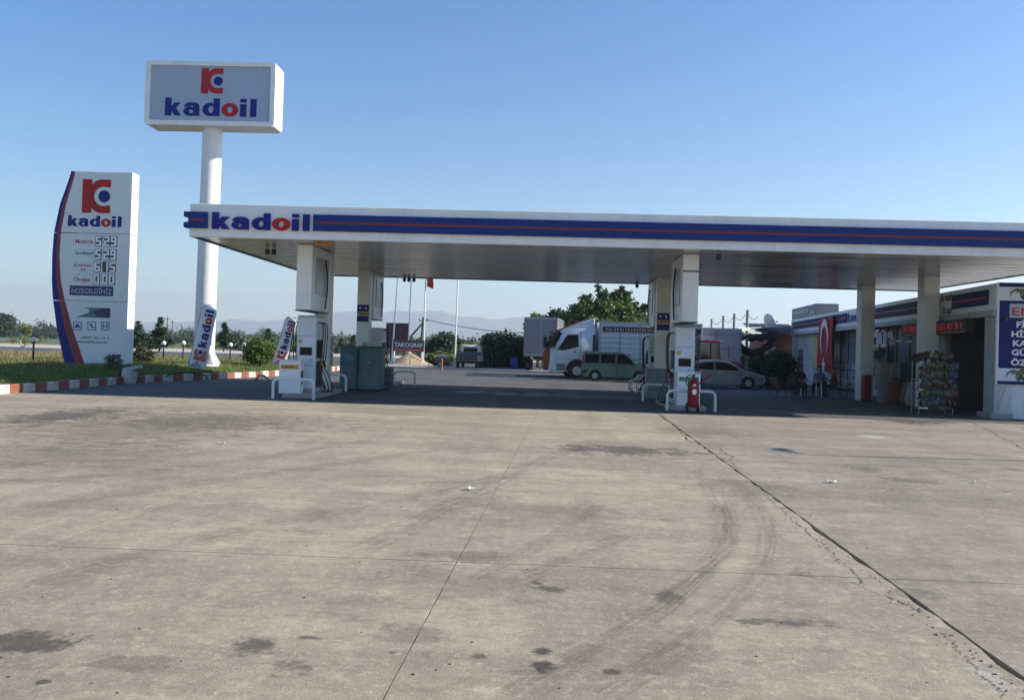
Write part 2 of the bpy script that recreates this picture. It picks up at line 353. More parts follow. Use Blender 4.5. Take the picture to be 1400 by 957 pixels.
b = MB(); b.prism([(-15.45, -8), (-15.45, 25.2), (-15.463, 25.2), (-60, 15), (-60, -8)], ((0,0,0),(1,0,0),(0,1,0),(0,0,1)), -.06, -.001); b.build('concrete_slab', SLAB, lot)
b = MB(); b.add([(-16.5,25.21,-.006),(60,25.21,-.006),(60,72,-.006),(-12,72,-.006),(-14,46,-.006)], [(0,1,2,3,4)]); b.build('forecourt_asphalt', ASPH, None, kind='structure')
# finer cracks as thin strips on the slabs
b = MB()
def crackline(p, q, w, n=14, wob=.05):
    p, q = Vector((p[0], p[1], 0)), Vector((q[0], q[1], 0)); d = (q-p); s = Vector((-d.y, d.x, 0)).normalized(); vs = []
    n *= 4; off = 0
    for i in range(n+1):
        off = off*.86+random.gauss(0, wob*.4); c = p+d*i/n + s*off; ww = w*max(.05, random.gauss(.5, .45)); vs += [(c.x-s.x*ww, c.y-s.y*ww, .004), (c.x+s.x*ww, c.y+s.y*ww, .004)]
    b.add(vs, [(2*i, 2*i+1, 2*i+3, 2*i+2) for i in range(n)])
crackline(G(1312,570), G(1340,583), .02); crackline(G(1340,583), G(1400,616), .016); crackline(G(1366,576), G(1398,586), .02)
crackline(G(1340,674), G(1400,672), .008); crackline(G(1160,793), G(1270,842), .007, 16, .02); crackline(G(1050,680), G(1185,800), .006, 40, .03)
crackline(G(1290,865), G(1372,955), .006, 30, .02); crackline(G(905,567), G(945,605), .02); crackline(G(985,612)*1, G(1010,640), .012)
b.build('surface_crack', JOINT, None, kind='structure')
# tyre marks: thin rubber film strips that swing across the slabs
tm = bpy.data.materials.new('tyre_rubber_film'); tm.use_nodes = True; n_ = tm.node_tree.nodes; L_ = tm.node_tree.links; pb = n_['Principled BSDF']
pb.inputs['Base Color'].default_value = (.075, .07, .065, 1); pb.inputs['Roughness'].default_value = .9
uv = n_.new('ShaderNodeUVMap'); uv.uv_map = 'track'; mp = n_.new('ShaderNodeMapping'); mp.inputs['Scale'].default_value = (7, .9, 1); L_.new(uv.outputs[0], mp.inputs[0])
no = n_.new('ShaderNodeTexNoise'); no.inputs['Scale'].default_value = 1.0; no.inputs['Detail'].default_value = 7; no.inputs['Roughness'].default_value = .72; L_.new(mp.outputs[0], no.inputs['Vector'])
mr = n_.new('ShaderNodeMapRange'); mr.inputs[1].default_value = .42; mr.inputs[2].default_value = .72; mr.inputs[4].default_value = .34; L_.new(no.outputs[0], mr.inputs[0])
sx_ = n_.new('ShaderNodeSeparateXYZ'); L_.new(uv.outputs[0], sx_.inputs[0])
def um(op, a, c):
    x = n_.new('ShaderNodeMath'); x.operation = op
    for s_, i in ((a, 0), (c, 1)):
        if hasattr(s_, 'links'): L_.new(s_, x.inputs[i])
        else: x.inputs[i].default_value = s_
    return x.outputs[0]
edge = um('MULTIPLY', um('MULTIPLY', sx_.outputs[0], um('SUBTRACT', 1.0, sx_.outputs[0])), 4.0)
tp = n_.new('ShaderNodeBsdfTransparent'); ms = n_.new('ShaderNodeMixShader'); L_.new(um('MULTIPLY', edge, mr.outputs[0]), ms.inputs[0])
L_.new(tp.outputs[0], ms.inputs[1]); L_.new(pb.outputs[0], ms.inputs[2]); L_.new(ms.outputs[0], n_['Material Output'].inputs[0])
def track(pxs, w, z):
    pts = [Vector(G(*p)) for p in pxs]; out = []
    for i in range(len(pts)-1):                                # Catmull-Rom through the points
        p0, p1, p2, p3 = pts[max(i-1,0)], pts[i], pts[i+1], pts[min(i+2,len(pts)-1)]
        for t in np.linspace(0, 1, 8, endpoint=False):
            out.append(.5*((2*p1)+(p2-p0)*t+(2*p0-5*p1+4*p2-p3)*t*t+(3*p1-p0-3*p2+p3)*t**3))
    me = bpy.data.meshes.new('tyre_mark'); vs = []; us = []; ln = 0
    for i, p in enumerate(out):
        d = (out[min(i+1,len(out)-1)]-out[max(i-1,0)]).normalized(); s = Vector((-d.y, d.x, 0)); ln += (p-out[max(i-1,0)]).length
        vs += [(p.x-s.x*w/2, p.y-s.y*w/2, z), (p.x+s.x*w/2, p.y+s.y*w/2, z)]; us += [(0, ln), (1, ln)]
    fs = [(2*i, 2*i+1, 2*i+3, 2*i+2) for i in range(len(out)-1)]
    me.from_pydata(vs, [], fs); ul = me.uv_layers.new(name='track')
    for p in me.polygons:
        for li in p.loop_indices: ul.data[li].uv = us[me.loops[li].vertex_index]
    link('tyre_mark', me, tm, None, 'structure')
for i, (q, w_) in enumerate([([(945,640),(985,690),(985,745),(900,830),(790,895),(690,957)], .36), ([(1005,660),(1045,710),(1048,760),(1000,820),(930,880),(815,957)], .32), ([(985,690),(1000,730),(975,770),(890,845)], .22),
      ([(700,800),(790,760),(860,730)], .3), ([(820,690),(760,730),(640,800)], .25), ([(0,700),(200,672),(420,640),(640,610)], .5), ([(0,660),(250,640),(520,600)], .5), ([(60,800),(300,730),(520,690),(690,650)], .4), ([(480,760),(600,700),(720,640),(820,600)], .45), ([(1060,640),(1200,650),(1400,640)], .4)]):
    track(q, w_, .0042+.0006*i)
# crumbled concrete beside the crack
b = MB()
for i in range(150):
    Y = random.uniform(4.4, 9) if i < 95 else random.uniform(9, 24); X = jx(1, Y)-.06-abs(random.gauss(0, .09)); s = random.uniform(.004, .013)
    b.obox((X, Y, s*.35), s, s*random.uniform(.6, 1.4), s*.7, Matrix.Rotation(random.random()*3, 3, 'Z') @ Matrix.Rotation(random.random(), 3, 'X'))
b.build('concrete_rubble', mat('rubble', (.36, .32, .26), .9, var=.3), None, kind='stuff')
LEAFDRY = mat('dry_leaf', (.10, .065, .035), .9, var=.3)
b = MB()
for i in range(70):
    x, y = random.uniform(0, 1400), random.uniform(640, 950)
    p = G(x, y); s = random.uniform(.003, .012); b.obox((p[0], p[1], s*.25), s*random.uniform(1, 2), s, s*.5, Matrix.Rotation(random.random()*3, 3, 'Z'))
b.build('scattered_grit', LEAFDRY, None, kind='stuff')
# raised paving far behind the canopy
b = MB(); b.prism([(-14, 66), (14, 62.5), (20, 70), (-14, 74)], ((0,0,0),(1,0,0),(0,1,0),(0,0,1)), -.1, .10); b.build('back_pavement', PATCH, None, kind='structure')
# hills
def hills():
    nx, ny = 260, 14; xs = np.linspace(-5200, 4200, nx); vs = []
    for j in range(ny):
        t = j/(ny-1)
        for i, x in enumerate(xs):
            r = 0
            for k, (fr, am) in enumerate(((.00055, 60), (.0013, 45), (.0031, 24), (.0077, 12), (.019, 7))): r += am*math.sin(x*fr+k*1.9+t*1.3*k)
            env = max(0, min(1, (x+4300)/1500))*max(0.12, min(1, (2600-x)/1900)); h = (255+r)*env
            vs.append((x, 5600+t*1600, -3+max(0, h)*math.sin(min(1, t*1.15)*math.pi/2)+ (8*math.sin(x*.02+j*2)*t if h > 20 else 0)))
    fs = [(j*nx+i, j*nx+i+1, (j+1)*nx+i+1, (j+1)*nx+i) for j in range(ny-1) for i in range(nx-1)]
    o = len(vs); vs += [(x, 7900, -3) for x in xs]; fs += [((ny-1)*nx+i, (ny-1)*nx+i+1, o+i+1, o+i) for i in range(nx-1)]
    me = bpy.data.meshes.new('hills'); me.from_pydata(vs, [], fs)
    for p in me.polygons: p.use_smooth = True
    link('hills', me, mat('hill_scrub', (.10, .10, .065), .95, var=.35, vscale=.004), None, 'structure')
hills()

# ------------------------------------------------------------------ grass verge and painted kerb
KP = [(-15.6, 8), (-15.6, 24.4), (-15.75, 31), (-15.5, 34), (-14.9, 36.4), (-13.7, 43), (-13.3, 50), (-13.5, 66)]
def kpos(s):
    for (a, c) in zip(KP, KP[1:]):
        l = math.dist(a, c)
        if s <= l: return Vector((a[0]+(c[0]-a[0])*s/l, a[1]+(c[1]-a[1])*s/l, 0)), math.atan2(c[1]-a[1], c[0]-a[0])
        s -= l
    return Vector((*KP[-1], 0)), math.pi/2
def kx(Y):
    for (a, c) in zip(KP, KP[1:]):
        if Y <= c[1]: return a[0]+(c[0]-a[0])*(Y-a[1])/(c[1]-a[1])
    return KP[-1][0]
KW = mat('kerb_white', (.52, .51, .47), .75, var=.25, vscale=7, grime=.7); KR = mat('kerb_red', (.25, .075, .05), .8, var=.4, vscale=7, grime=.6)
kt = thing('painted_kerb', 'kerb of worn white and brick red painted stones along the grass verge', 'kerb', (0,0,0))
kme = {}
for i in range(86):
    s0 = 8+i*.65; p, a = kpos(s0+.32)
    if i < 2:
        b = MB(); b.box(-.318, .318, -.11, .11, -.05, .27); o = b.build('kerb_stone', KW if i % 2 == 0 else KR, kt, bevel=.03, seg=2); kme[i % 2] = o.data
    else: o = link('kerb_stone', kme[i % 2], None, kt)
    o.location = p+Vector((-.11, 0, 0))+Vector((0, 0, random.uniform(-.015, .01))); o.rotation_euler = (random.uniform(-.02, .02), 0, a+random.uniform(-.02, .02))
def vz(X, Y):                                                     # verge height
    d = kx(Y)-.2-X; h = .22+.30*min(1, max(0, d/2.6)) + .03*math.sin(X*1.7+Y*.9)
    return h - max(0, (d-30)/14)*.5 - max(0, (Y-58)/10)*.4
ys = np.linspace(8, 74, 90); ds = np.concatenate([np.linspace(0, 6, 26), np.linspace(7, 60, 40)]); vs = []
for Y in ys:
    for d in ds: vs.append((kx(Y)-.2-d, Y, max(-.3, vz(kx(Y)-.2-d, Y))))
nd = len(ds); me = bpy.data.meshes.new('verge_ground'); me.from_pydata(vs, [], [(j*nd+i, j*nd+i+1, (j+1)*nd+i+1, (j+1)*nd+i) for j in range(len(ys)-1) for i in range(nd-1)])
for p in me.polygons: p.use_smooth = True
link('verge_ground', me, TURF, None, 'structure')
def grass(name, n, m, fn, hgt, seed):
    g = np.random.default_rng(seed); V = np.zeros((n*3, 3))
    for i in range(n):
        x, y, z = fn(g); h = hgt*(.5+g.random()); a = g.random()*6.28; w_ = .012+.01*g.random(); lx, ly = g.normal(0, .4, 2)*h
        V[3*i] = (x-math.cos(a)*w_, y-math.sin(a)*w_, z-.01); V[3*i+1] = (x+math.cos(a)*w_, y+math.sin(a)*w_, z-.01); V[3*i+2] = (x+lx, y+ly, z+h)
    me = bpy.data.meshes.new(name); me.from_pydata(V.tolist(), [], [(3*i, 3*i+1, 3*i+2) for i in range(n)]); link(name, me, m, None, 'stuff')
GR = mat('verge_grass', (.135, .19, .04), .8, var=.35, vscale=.8, leaf=True); GD = mat('dry_grass', (.26, .215, .10), .85, var=.3, vscale=.8, leaf=True)
def gv(g):
    Y = 20+38*g.random()**1.2; d = 12*g.random()**1.5+.05; X = kx(Y)-.2-d; return X, Y, vz(X, Y)
def gv2(g):
    Y = 24+36*g.random(); d = 1.5+24*g.random(); X = kx(Y)-.2-d; return X, Y, vz(X, Y)
grass('verge_grass', 60000, GR, gv, .10, 3); grass('dry_grass', 32000, GD, gv2, .14, 4)

def settle(t, L):
    L = Vector(L); t.location = L
    for ch in t.children: ch.location = ch.location - L
FB = ((0,0,0),(1,0,0),(0,0,1),(0,-1,0))
# ------------------------------------------------------------------ canopy
XL, XR, YF, YB, HB, HT = -10.9, 16.9, 25.5, 39.1, 4.87, 5.88
cp = thing('canopy', 'long white filling station canopy with blue and red fascia band on square columns', 'canopy')
b = MB(); b.box(XL+.12, XR-.12, YF+.12, YB-.12, HB+.12, HT-.12); b.build('roof_deck', STEEL, cp)
for x0, x1, y0, y1 in ((XL, XR, YF, YF+.12), (XL, XR, YB-.12, YB), (XL, XL+.12, YF+.12, YB-.12), (XR-.12, XR, YF+.12, YB-.12)):
    b = MB(); b.box(x0, x1, y0, y1, HB-.01, HT); b.build('fascia', CLAD, cp, bevel=.012)
# dark drip trim along the lower inner edge
b = MB()
for x0, x1, y0, y1 in ((XL+.121, XL+.2, YF+.2, YB-.2), (XR-.2, XR-.121, YF+.2, YB-.2), (XL+.121, XR-.121, YB-.2, YB-.121)): b.box(x0, x1, y0, y1, HB-.03, HB+.1)
b.build('edge_trim', DSTEEL, cp)
pw = (YB-YF-.24)/46; sme = []
for i in range(46):
    y0 = YF+.12+i*pw
    if i < 5:
        bb = MB(); n = 40; tw = random.uniform(-.004, .004)
        vs = []
        for j in range(n+1):
            x = XL+.2+(XR-XL-.4)*j/n; dz = .004*math.sin(x*1.3+i*2)+random.uniform(-.0016, .0016)
            vs += [(x, .004, HB+.11), (x, .0045, HB+dz+tw*.7), (x, pw-.0045, HB+dz-tw*.7), (x, pw-.004, HB+.11)]
        bb.add(vs, [(4*j+k, 4*j+k+1, 4*j+5+k, 4*j+4+k) for j in range(n) for k in range(3)])
        o = bb.build('soffit_panel', SOFFIT, cp); sme.append(o.data)
    else: o = link('soffit_panel', sme[(i*3+i//5) % 5], None, cp)
    o.location = (0, y0, random.uniform(-.002, .002))
# fascia band
def band(x0, x1, y, z0=None, z1=None):
    h = HT-HB; z0 = HB+.25*h; z1 = HB+.74*h; c = (z0+z1)/2
    b = MB(); b.box(x0, x1, y-.09, y+.002, z0, z1); b.build('fascia_band', BANDBLUE, cp, bevel=.008)
    b = MB(); b.box(x0+.08, x1-.02, y-.096, y-.088, c-.035, c+.035); b.build('band_line', DKRED, cp)
xb = at(429, 304, YF)[0]
band(xb, XR-.02, YF)
# notched block at the corner
h = HT-HB; z0, z1 = HB+.25*h, HB+.74*h; c = (z0+z1)/2; x0, x1 = at(251, 300, YF-.09)[0], at(283, 300, YF-.09)[0]
b = MB(); b.prism([(x0, z0+.02), (x0+.05, z0), (x1, z0), (x1, z1), (x0, z1), (x0, c+.09), (x0+.14, c+.06), (x0+.14, c-.06), (x0, c-.09)], ((0, YF-.09, 0), (1,0,0), (0,0,1), (0,1,0)), 0, .25); b.build('fascia_band', BANDBLUE, cp)
b = MB(); b.box(x0+.2, x1-.1, YF-.096, YF-.088, c-.035, c+.035); b.build('band_line', DKRED, cp)
b = MB(); b.box(XL-.06, XL+.002, YF+.3, YB-.3, z0, z1); b.build('fascia_band', BANDBLUE, cp)
p0 = at(290, 311, YF-.04); p1 = at(423, 314, YF-.04)
kadoil(cp, (p0[0], YF-.001, z0-.01), (z1-z0)*1.02, width=p1[0]-p0[0], d=.08)
# columns, casings above the pumps
def column(x0, x1, y0, y1, z1=HB, z0=0):
    b = MB(); b.box(x0, x1, y0, y1, z0, z1); return b.build('support_column', CLAD, cp, bevel=.02)
def casing(x0, x1, y0, y1, z0, front, poster_side):
    b = MB(); b.box(x0, x1, y0, y1, z0, HB-.012); o = b.build('column_casing', CLAD, cp, bevel=.02)
    b = MB(); b.box(x0-.008, x1+.008, y0-.01, y1+.01, z0-.03, z0-.001); b.build('casing_trim', DSTEEL, cp)
    px = x1 if poster_side > 0 else x0
    for sgn, X in ((1, x1), (-1, x0)):
        b = MB(); b.box(X-.001 if sgn > 0 else X-.03, X+.03 if sgn > 0 else X+.001, y0+.45, y1-.25, z0+.55, z0+1.75); b.build('poster_panel', mat('faded_poster', (.33, .36, .41), .35, var=.25, vscale=3), cp, bevel=.006)
        b = MB(); b.tube([(X+sgn*.05, y1-.75, HB-.35), (X+sgn*.07, y1-.55, HB-.9), (X+sgn*.06, y1-.5, z0+.7), (X+sgn*.05, y1-.7, z0+.1)], .025, 6); b.build('drain_cable', BLACK, cp, smooth=True)
CW = mat('casing_white', (.62, .64, .65), .35, var=.05, grime=.1)
casing(-7.93, -7.44, 26.75, 29.0, 2.78, 1, 1); column(-7.94, -7.44, 29.05, 29.6)
casing(4.24, 4.74, 26.75, 28.7, 2.74, 1, 1); column(4.26, 4.72, 28.75, 29.3)
column(-7.98, -7.44, 35.8, 36.35); casing(-8.05, -7.4, 36.4, 38.6, 2.86, 1, 1)
column(4.64, 5.2, 35.8, 36.35); casing(4.6, 5.62, 36.4, 38.6, 2.86, 1, 1)
column(13.86, 14.42, 31.8, 32.4); column(13.32, 13.88, 36.5, 37.1)
b = MB(); b.box(4.24, 4.74, 26.73, 26.75, 4.3, 4.34); b.build('casing_trim', DSTEEL, cp)
# signs on the rear columns
for x0, x1 in ((-7.98, -7.44), (4.64, 5.2)):
    for z0, z1, m_, tx in ((3.12, 3.42, BLUE, 1), (2.98, 3.10, mat('ochre_print', (.30, .19, .06), .5), 0), (2.70, 2.95, BLUE, 0)):
        b = MB(); b.box(x0+.02, x1-.03, 35.77, 35.801, z0, z1); b.build('pump_number_sign', m_, cp, bevel=.004)
    for k in (0, 1):
        b = MB(); b.prism(ell(x0+.15+.24*k, 3.27, .035, .05, 10), ((0, 35.771, 0), (1,0,0), (0,0,1), (0,-1,0)), 0, .006); b.build('sign_mark', WHITE, cp)
for x0 in (-7.98, 4.64, -7.98, 4.24):
    pass
for X, Y, z in ((-7.44, 29.4, 1.75), (-7.44, 29.4, 1.2), (-7.6, 35.79, 1.55)):
    b = MB()
    if Y > 30: b.box(X-.1, X+.1, Y-.02, Y+.01, z-.3, z+.3)
    else: b.box(X-.001, X+.03, Y, Y+.3, z-.22, z+.22)
    b.build('instruction_plate', mat('plate_grey', (.30, .32, .34), .4, var=.3, vscale=9), cp, bevel=.004)
settle(cp, (3, 32.3, 0))

# small orange sign with arrow-shaped ends hung under the fascia
p = at(430, 331, 26.3); q = at(455, 332, 26.3)
t = thing('hanging_sign', 'small orange sign with notched ends hanging under the canopy edge', 'sign', (p[0], 26.3, p[2]-.1))
W_ = q[0]-p[0]; b = MB(); b.prism([(0,.0),(W_,0),(W_-.05,.09),(W_,.18),(0,.18),(.05,.09)], FB, 0, .03); b.build('sign_board', ORANGE, t)
b = MB(); b.cyl((.1,-.015,.18), (.1,-.015,HB-p[2]+.1), .008, n=6); b.cyl((W_-.1,-.015,.18), (W_-.1,-.015,HB-p[2]+.1), .008, n=6); b.build('hanger', DSTEEL, t)
b = MB(); [b.box(.1+i*.055, .1+i*.055+.035, -.036, -.0305, .06, .12) for i in range(int((W_-.2)/.055)) if i != 3]; b.build('sign_print', mat('brown_print', (.14, .05, .01), .6), t)

# floodlights under the soffit
def flood(x, y, Y, label, n=1):
    p = at(x, y, Y); t = thing('floodlight', label, 'floodlight', (p[0], Y, HB), group='floodlights under the canopy'); t.scale = (.72, .72, .78)
    b = MB(); b.lathe([(.02,-.02),(.09,-.06),(.115,-.15),(.10,-.24),(.06,-.27)], n=12); b.build('lamp_housing', DSTEEL, t, smooth=True)
    b = MB(); b.box(-.03, .03, -.03, .03, -.03, .02); b.build('bracket', STEEL, t)
    b = MB(); b.prism(ell(0, 0, .085, .085, 12), ((0,0,-.27),(1,0,0),(0,1,0),(0,0,-1)), 0, .006); b.build('lens', DGLASS, t)
for a in [(366, 328, 28.2, 'dark floodlight under the canopy corner, the left one of a close pair'), (375, 328, 28.2, 'dark floodlight under the canopy corner, the right one of a close pair'),
          (553, 382, 38.7, 'floodlight at the rear canopy edge beside the flagpoles, left of three'), (559, 382, 38.7, 'floodlight at the rear canopy edge beside the flagpoles, middle of three'), (566, 382, 38.7, 'floodlight at the rear canopy edge beside the flagpoles, right of three'),
          (871, 390, 38.7, 'floodlight at the rear canopy edge left of the far pump column, outer one'), (889, 391, 38.7, 'floodlight at the rear canopy edge touching the far pump column'),
          (983, 347, 26.4, 'single dark lamp under the front canopy edge right of the pump casing')]: flood(*a)

# ------------------------------------------------------------------ pump islands
def island(x0, x1, y0, y1, label):
    t = thing('pump_island', label, 'kerb', ((x0+x1)/2, (y0+y1)/2, 0)); b = MB(); b.box(x0-(x0+x1)/2, x1-(x0+x1)/2, -(y1-y0)/2, (y1-y0)/2, -.02, .14); b.build('plinth', CONC, t, bevel=.03, seg=2)
island(-8.25, -7.15, 26.6, 30.2, 'low concrete plinth under the white pump with orange stripe'); island(3.95, 5.05, 26.6, 30.2, 'low concrete plinth under the white pump with green stripe')
island(-8.25, -6.4, 35.4, 38.8, 'low concrete plinth under the far pump by the teal cabinet'); island(4.2, 5.9, 35.4, 38.8, 'low concrete plinth under the far pump by the grey crates')
def guard(xa, xb, Y, label, h=.62, r=.045, dark=False):
    t = thing('pump_guard', label, 'guard rail', ((xa+xb)/2, Y, 0), group='white bent pipe guards round the pumps'); w2 = (xb-xa)/2; c = .16
    pts = [(-w2, 0, 0), (-w2, 0, h-c)] + [(-w2+c-c*math.cos(R(a)), 0, h-c+c*math.sin(R(a))) for a in (22, 45, 67, 90)] + [(w2-c+c*math.sin(R(a)), 0, h-c+c*math.cos(R(a))) for a in (0, 22, 45, 67)] + [(w2, 0, h-c), (w2, 0, 0)]
    b = MB(); b.tube(pts, r, 10); b.build('rail', RAIL, t, smooth=True)
    for s in (-w2, w2):
        b = MB(); b.cyl((s,0,0), (s,0,.015), .085, n=12); b.build('foot_plate', DSTEEL, t)
guard(-8.24, -6.99, 25.75, 'white bent pipe guard in front of the pump with orange stripe'); guard(3.76, 5.2, 26.05, 'white bent pipe guard behind the red fire extinguisher')
guard(-7.95, -7.13, 30.6, 'white bent pipe guard beside the hoses, left of the teal cabinet'); guard(3.55, 4.5, 30.6, 'white bent pipe guard between the near and the far pump on the right')
guard(-6.45, -5.55, 36.6, 'sunlit white pipe guard right of the oil drums'); 
def nozzle_hose(par, pts, r=.018, name='hose'):
    out = []; P = [Vector(p) for p in pts]
    for i in range(len(P)-1):
        p0, p1, p2, p3 = P[max(i-1,0)], P[i], P[i+1], P[min(i+2,len(P)-1)]
        for u in np.linspace(0, 1, 6, endpoint=False): out.append(.5*((2*p1)+(p2-p0)*u+(2*p0-5*p1+4*p2-p3)*u*u+(3*p1-p0-3*p2+p3)*u**3))
    out.append(P[-1]); b = MB(); b.tube(out, r, 7); return b.build(name, RUBHOSE, par, smooth=True)
def pump(loc, label, stripe, sides, topz=2.6, front=True):
    t = thing('fuel_pump', label, 'fuel pump', loc); z = .14-loc[2]
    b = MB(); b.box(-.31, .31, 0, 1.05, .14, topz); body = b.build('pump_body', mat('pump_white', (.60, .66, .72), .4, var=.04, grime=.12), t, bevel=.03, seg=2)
    b = MB(); b.box(-.315, .315, .06, .99, topz-.001, topz+.03); b.build('top_cap', STEEL, t, bevel=.01)
    b = MB(); b.box(-.18, .18, -.012, .005, 1.36, 1.58); d = b.build('display', DGLASS, t, bevel=.006)
    b = MB(); b.box(-.2, .2, -.008, .004, 1.34, 1.60); b.build('display_frame', DSTEEL, t)
    for zz in (1.0, 1.95):
        b = MB(); b.box(-.30, .30, -.004, .004, zz, zz+.012); b.build('panel_joint', DSTEEL, t)
    b = MB(); b.box(-.305, .305, -.007, .01, .145, .27); b.build('kick_plate', STEEL, t)
    b = MB(); b.box(-.25, -.13, -.006, .004, 1.72, 1.84); b.build('sticker', mat('sticker_yellow', (.45,.36,.08), .5, var=.3), t)
    b = MB(); b.box(.10, .24, -.006, .004, 1.08, 1.24); b.build('sticker', mat('sticker_pale', (.42,.45,.46), .5, var=.4, vscale=20), t)
    for s in sides:
        X = .31*s
        b = MB(); b.box(min(X, X+.02*s), max(X, X+.02*s), .15, .85, 1.25, 1.85); b.build('price_screen', DGLASS, t, bevel=.005)
        b = MB(); b.box(min(X, X+.012*s), max(X, X+.012*s), .15, .9, .3, 1.12); b.build('service_panel', DSTEEL, t, bevel=.005)
        for k, y in enumerate((.2, .48, .76)):
            hx = X+s*.13
            nozzle_hose(t, [(X-s*.02, y, 2.42), (hx, y, 2.38), (hx+s*.05, y+.02, 2.1), (hx+s*.02, y, 1.3), (X+s*.08, y, 1.02)])
            nozzle_hose(t, [(X+s*.08, y, 1.0), (X+s*(.2+.05*k), y-.02, .6), (X+s*(.28+.06*k), y+.05, .2), (X+s*.2, y+.1, .17), (X+s*.06, y+.12, .5)])
            b = MB(); b.tube([(X+s*.06, y, 1.16), (X+s*.10, y, 1.04), (X+s*.16, y, .94)], [.035, .045, .022], 7); b.box(X+s*.1-.03, X+s*.1+.03, y-.05, y+.05, .98, 1.1); b.build('nozzle', ORANGE if k == 1 else BLACK, t)
    return t
pump((-7.73, 27.4, 0), 'tall pale fuel pump with dark display under the left casing', None, (1, -1)); pump((4.48, 27.4, 0), 'tall pale fuel pump with dark display behind the extinguisher', None, (-1, 1))
pump((-7.35, 36.6, 0), 'shaded fuel pump behind the column with the teal cabinet', None, (1,), 2.45); pump((4.75, 36.6, 0), 'shaded fuel pump behind the crates with looped white hoses', None, (-1,), 2.45)
def cabinet(loc, w_, stripe, label, sm):
    t = thing('service_box', label, 'cabinet', loc)
    b = MB(); b.box(-w_/2, w_/2, 0, .44, .12, 1.15); b.build('cabinet_body', WHITE, t, bevel=.02, seg=2)
    b = MB(); b.box(-w_/2-.012, w_/2+.012, -.012, .452, 1.151, 1.19); b.build('lid', WHITE, t, bevel=.008)
    b = MB(); b.box(-w_/2+.06, w_/2-.06, -.008, .003, .90, 1.03); b.build('stripe_label', sm, t)
    b = MB(); [b.box(-w_/2+.16+i*.045, -w_/2+.19+i*.045, -.0095, -.0082, .94, .98) for i in range(int((w_-.34)/.045))]; b.build('label_print', mat('print_dark', (.05, .04, .03), .6) if sm is ORANGE else mat('print_pale', (.5, .55, .5), .6), t)
    b = MB(); b.box(w_/2-.001, w_/2+.012, .12, .3, .62, .85); b.box(w_/2-.001, w_/2+.012, .17, .25, .42, .52); b.build('socket_plate', BLACK, t)
    b = MB(); b.box(-w_/2+.05, w_/2-.05, .05, .4, -.0, .12); b.build('base', DSTEEL, t)
cabinet((-8.05, 26.75, 0), .68, 1, 'white waist high box with an orange stripe label beside the left pump', ORANGE)
cabinet((4.52, 26.75, 0), .72, 1, 'white waist high box with a green stripe label behind the extinguisher', GREENP)
# wheeled extinguisher
p = G(941, 560); t = thing('fire_extinguisher', 'red wheeled fire extinguisher in front of the white box with green label', 'extinguisher', (4.5, 25.8, 0))
b = MB(); b.lathe([(.02,.16),(.15,.17),(.165,.24),(.165,.86),(.13,.95),(.05,1.0),(.045,1.06),(.02,1.07)], n=18); b.build('tank', mat('extinguisher_red', (.20, .007, .010), .45, spec=.3), t, smooth=True)
b = MB(); b.prism(ell(0, .62, .07, .085, 14), ((0,-.163,0),(1,0,0),(0,0,1),(0,-1,0)), 0, .008); b.build('round_label', WHITE, t)
b = MB(); b.prism(ell(0, .82, .05, .03, 14), ((-.0,-.163,0),(1,0,0),(0,0,1),(0,-1,0)), 0, .008); b.build('round_label', WHITE, t)
b = MB(); b.box(-.035, .035, -.03, .03, 1.06, 1.13); b.tube([(0,0,1.12),(.07,-.02,1.18),(.2,-.02,1.2)], .014, 6); b.build('valve', BLACK, t)
nozzle_hose(t, [(-.03,-.03,1.08),(-.15,-.06,1.12),(-.24,-.08,.98),(-.2,-.12,.8),(-.1,-.17,.88)], .016)
b = MB(); b.cyl((.16,-.02,.86), (.5,-.05,1.16), .022, .03, 8); b.build('discharge_horn', mat('extinguisher_red', (0,0,0)), t)
for s in (-1, 1):
    b = MB(); b.lathe([(.03,-.03),(.12,-.03),(.14,-.015),(.14,.015),(.12,.03),(.03,.03)], (.16 if s > 0 else -.16, .12*1, .14), 16, 'X'); b.build('wheel', BLACK, t, smooth=True)
b = MB(); b.tube([(-.13,.2,.14),(-.13,.2,1.0),(.13,.2,1.0),(.13,.2,.14)], .014, 6); b.cyl((-.16,.13,.14),(.16,.13,.14),.012, n=6); b.build('trolley_frame', DSTEEL, t)
# teal cabinet group by the left islands
t = thing('storage_cabinet', 'teal metal cabinet with two door panels between the left pumps', 'cabinet', (-7.0, 31.6, 0)); t.rotation_euler.z = 0
b = MB(); b.box(-.62, 1.0*.02, 0, 1.1, .05, 1.62); b.build('cabinet_body', TEAL, t, bevel=.02)
b = MB(); b.box(.03, .88, .15, 1.1, .05, 1.64); b.build('cabinet_body', mat('teal_front', (.10, .18, .19), .4, var=.2, grime=.3), t, bevel=.02)
b = MB(); b.box(-.66, .92, -.04, 1.14, 1.645, 1.68); b.build('top_sheet', DSTEEL, t)
b = MB(); b.box(-.58, -.02, -.02, .002, .95, 1.58); b.build('door_panel', mat('teal_blue', (.03, .10, .16), .4, var=.3), t, bevel=.008)
b = MB(); b.box(-.58, -.02, -.02, .002, .08, .93); b.build('door_panel', mat('teal_grey', (.10, .12, .13), .5, var=.3), t, bevel=.008)
b = MB(); b.box(.07, .84, .128, .152, .78, 1.58); b.build('door_panel', mat('teal_mid', (.06, .15, .17), .4, var=.3, grime=.3), t, bevel=.008)
for cx, cz in ((-.28, 1.25), (-.34, 1.32), (-.2, 1.2)):
    b = MB(); b.ring(ell(cx, cz, .08, .08, 14), ell(cx, cz, .055, .055, 14), ((0,-.021,0),(1,0,0),(0,0,1),(0,-1,0)), 0, .004); b.build('round_print', mat('print_teal', (.16, .28, .32), .5), t)
b = MB(); b.box(.4, .46, .118, .129, 1.05, 1.1); b.build('handle', STEEL, t)
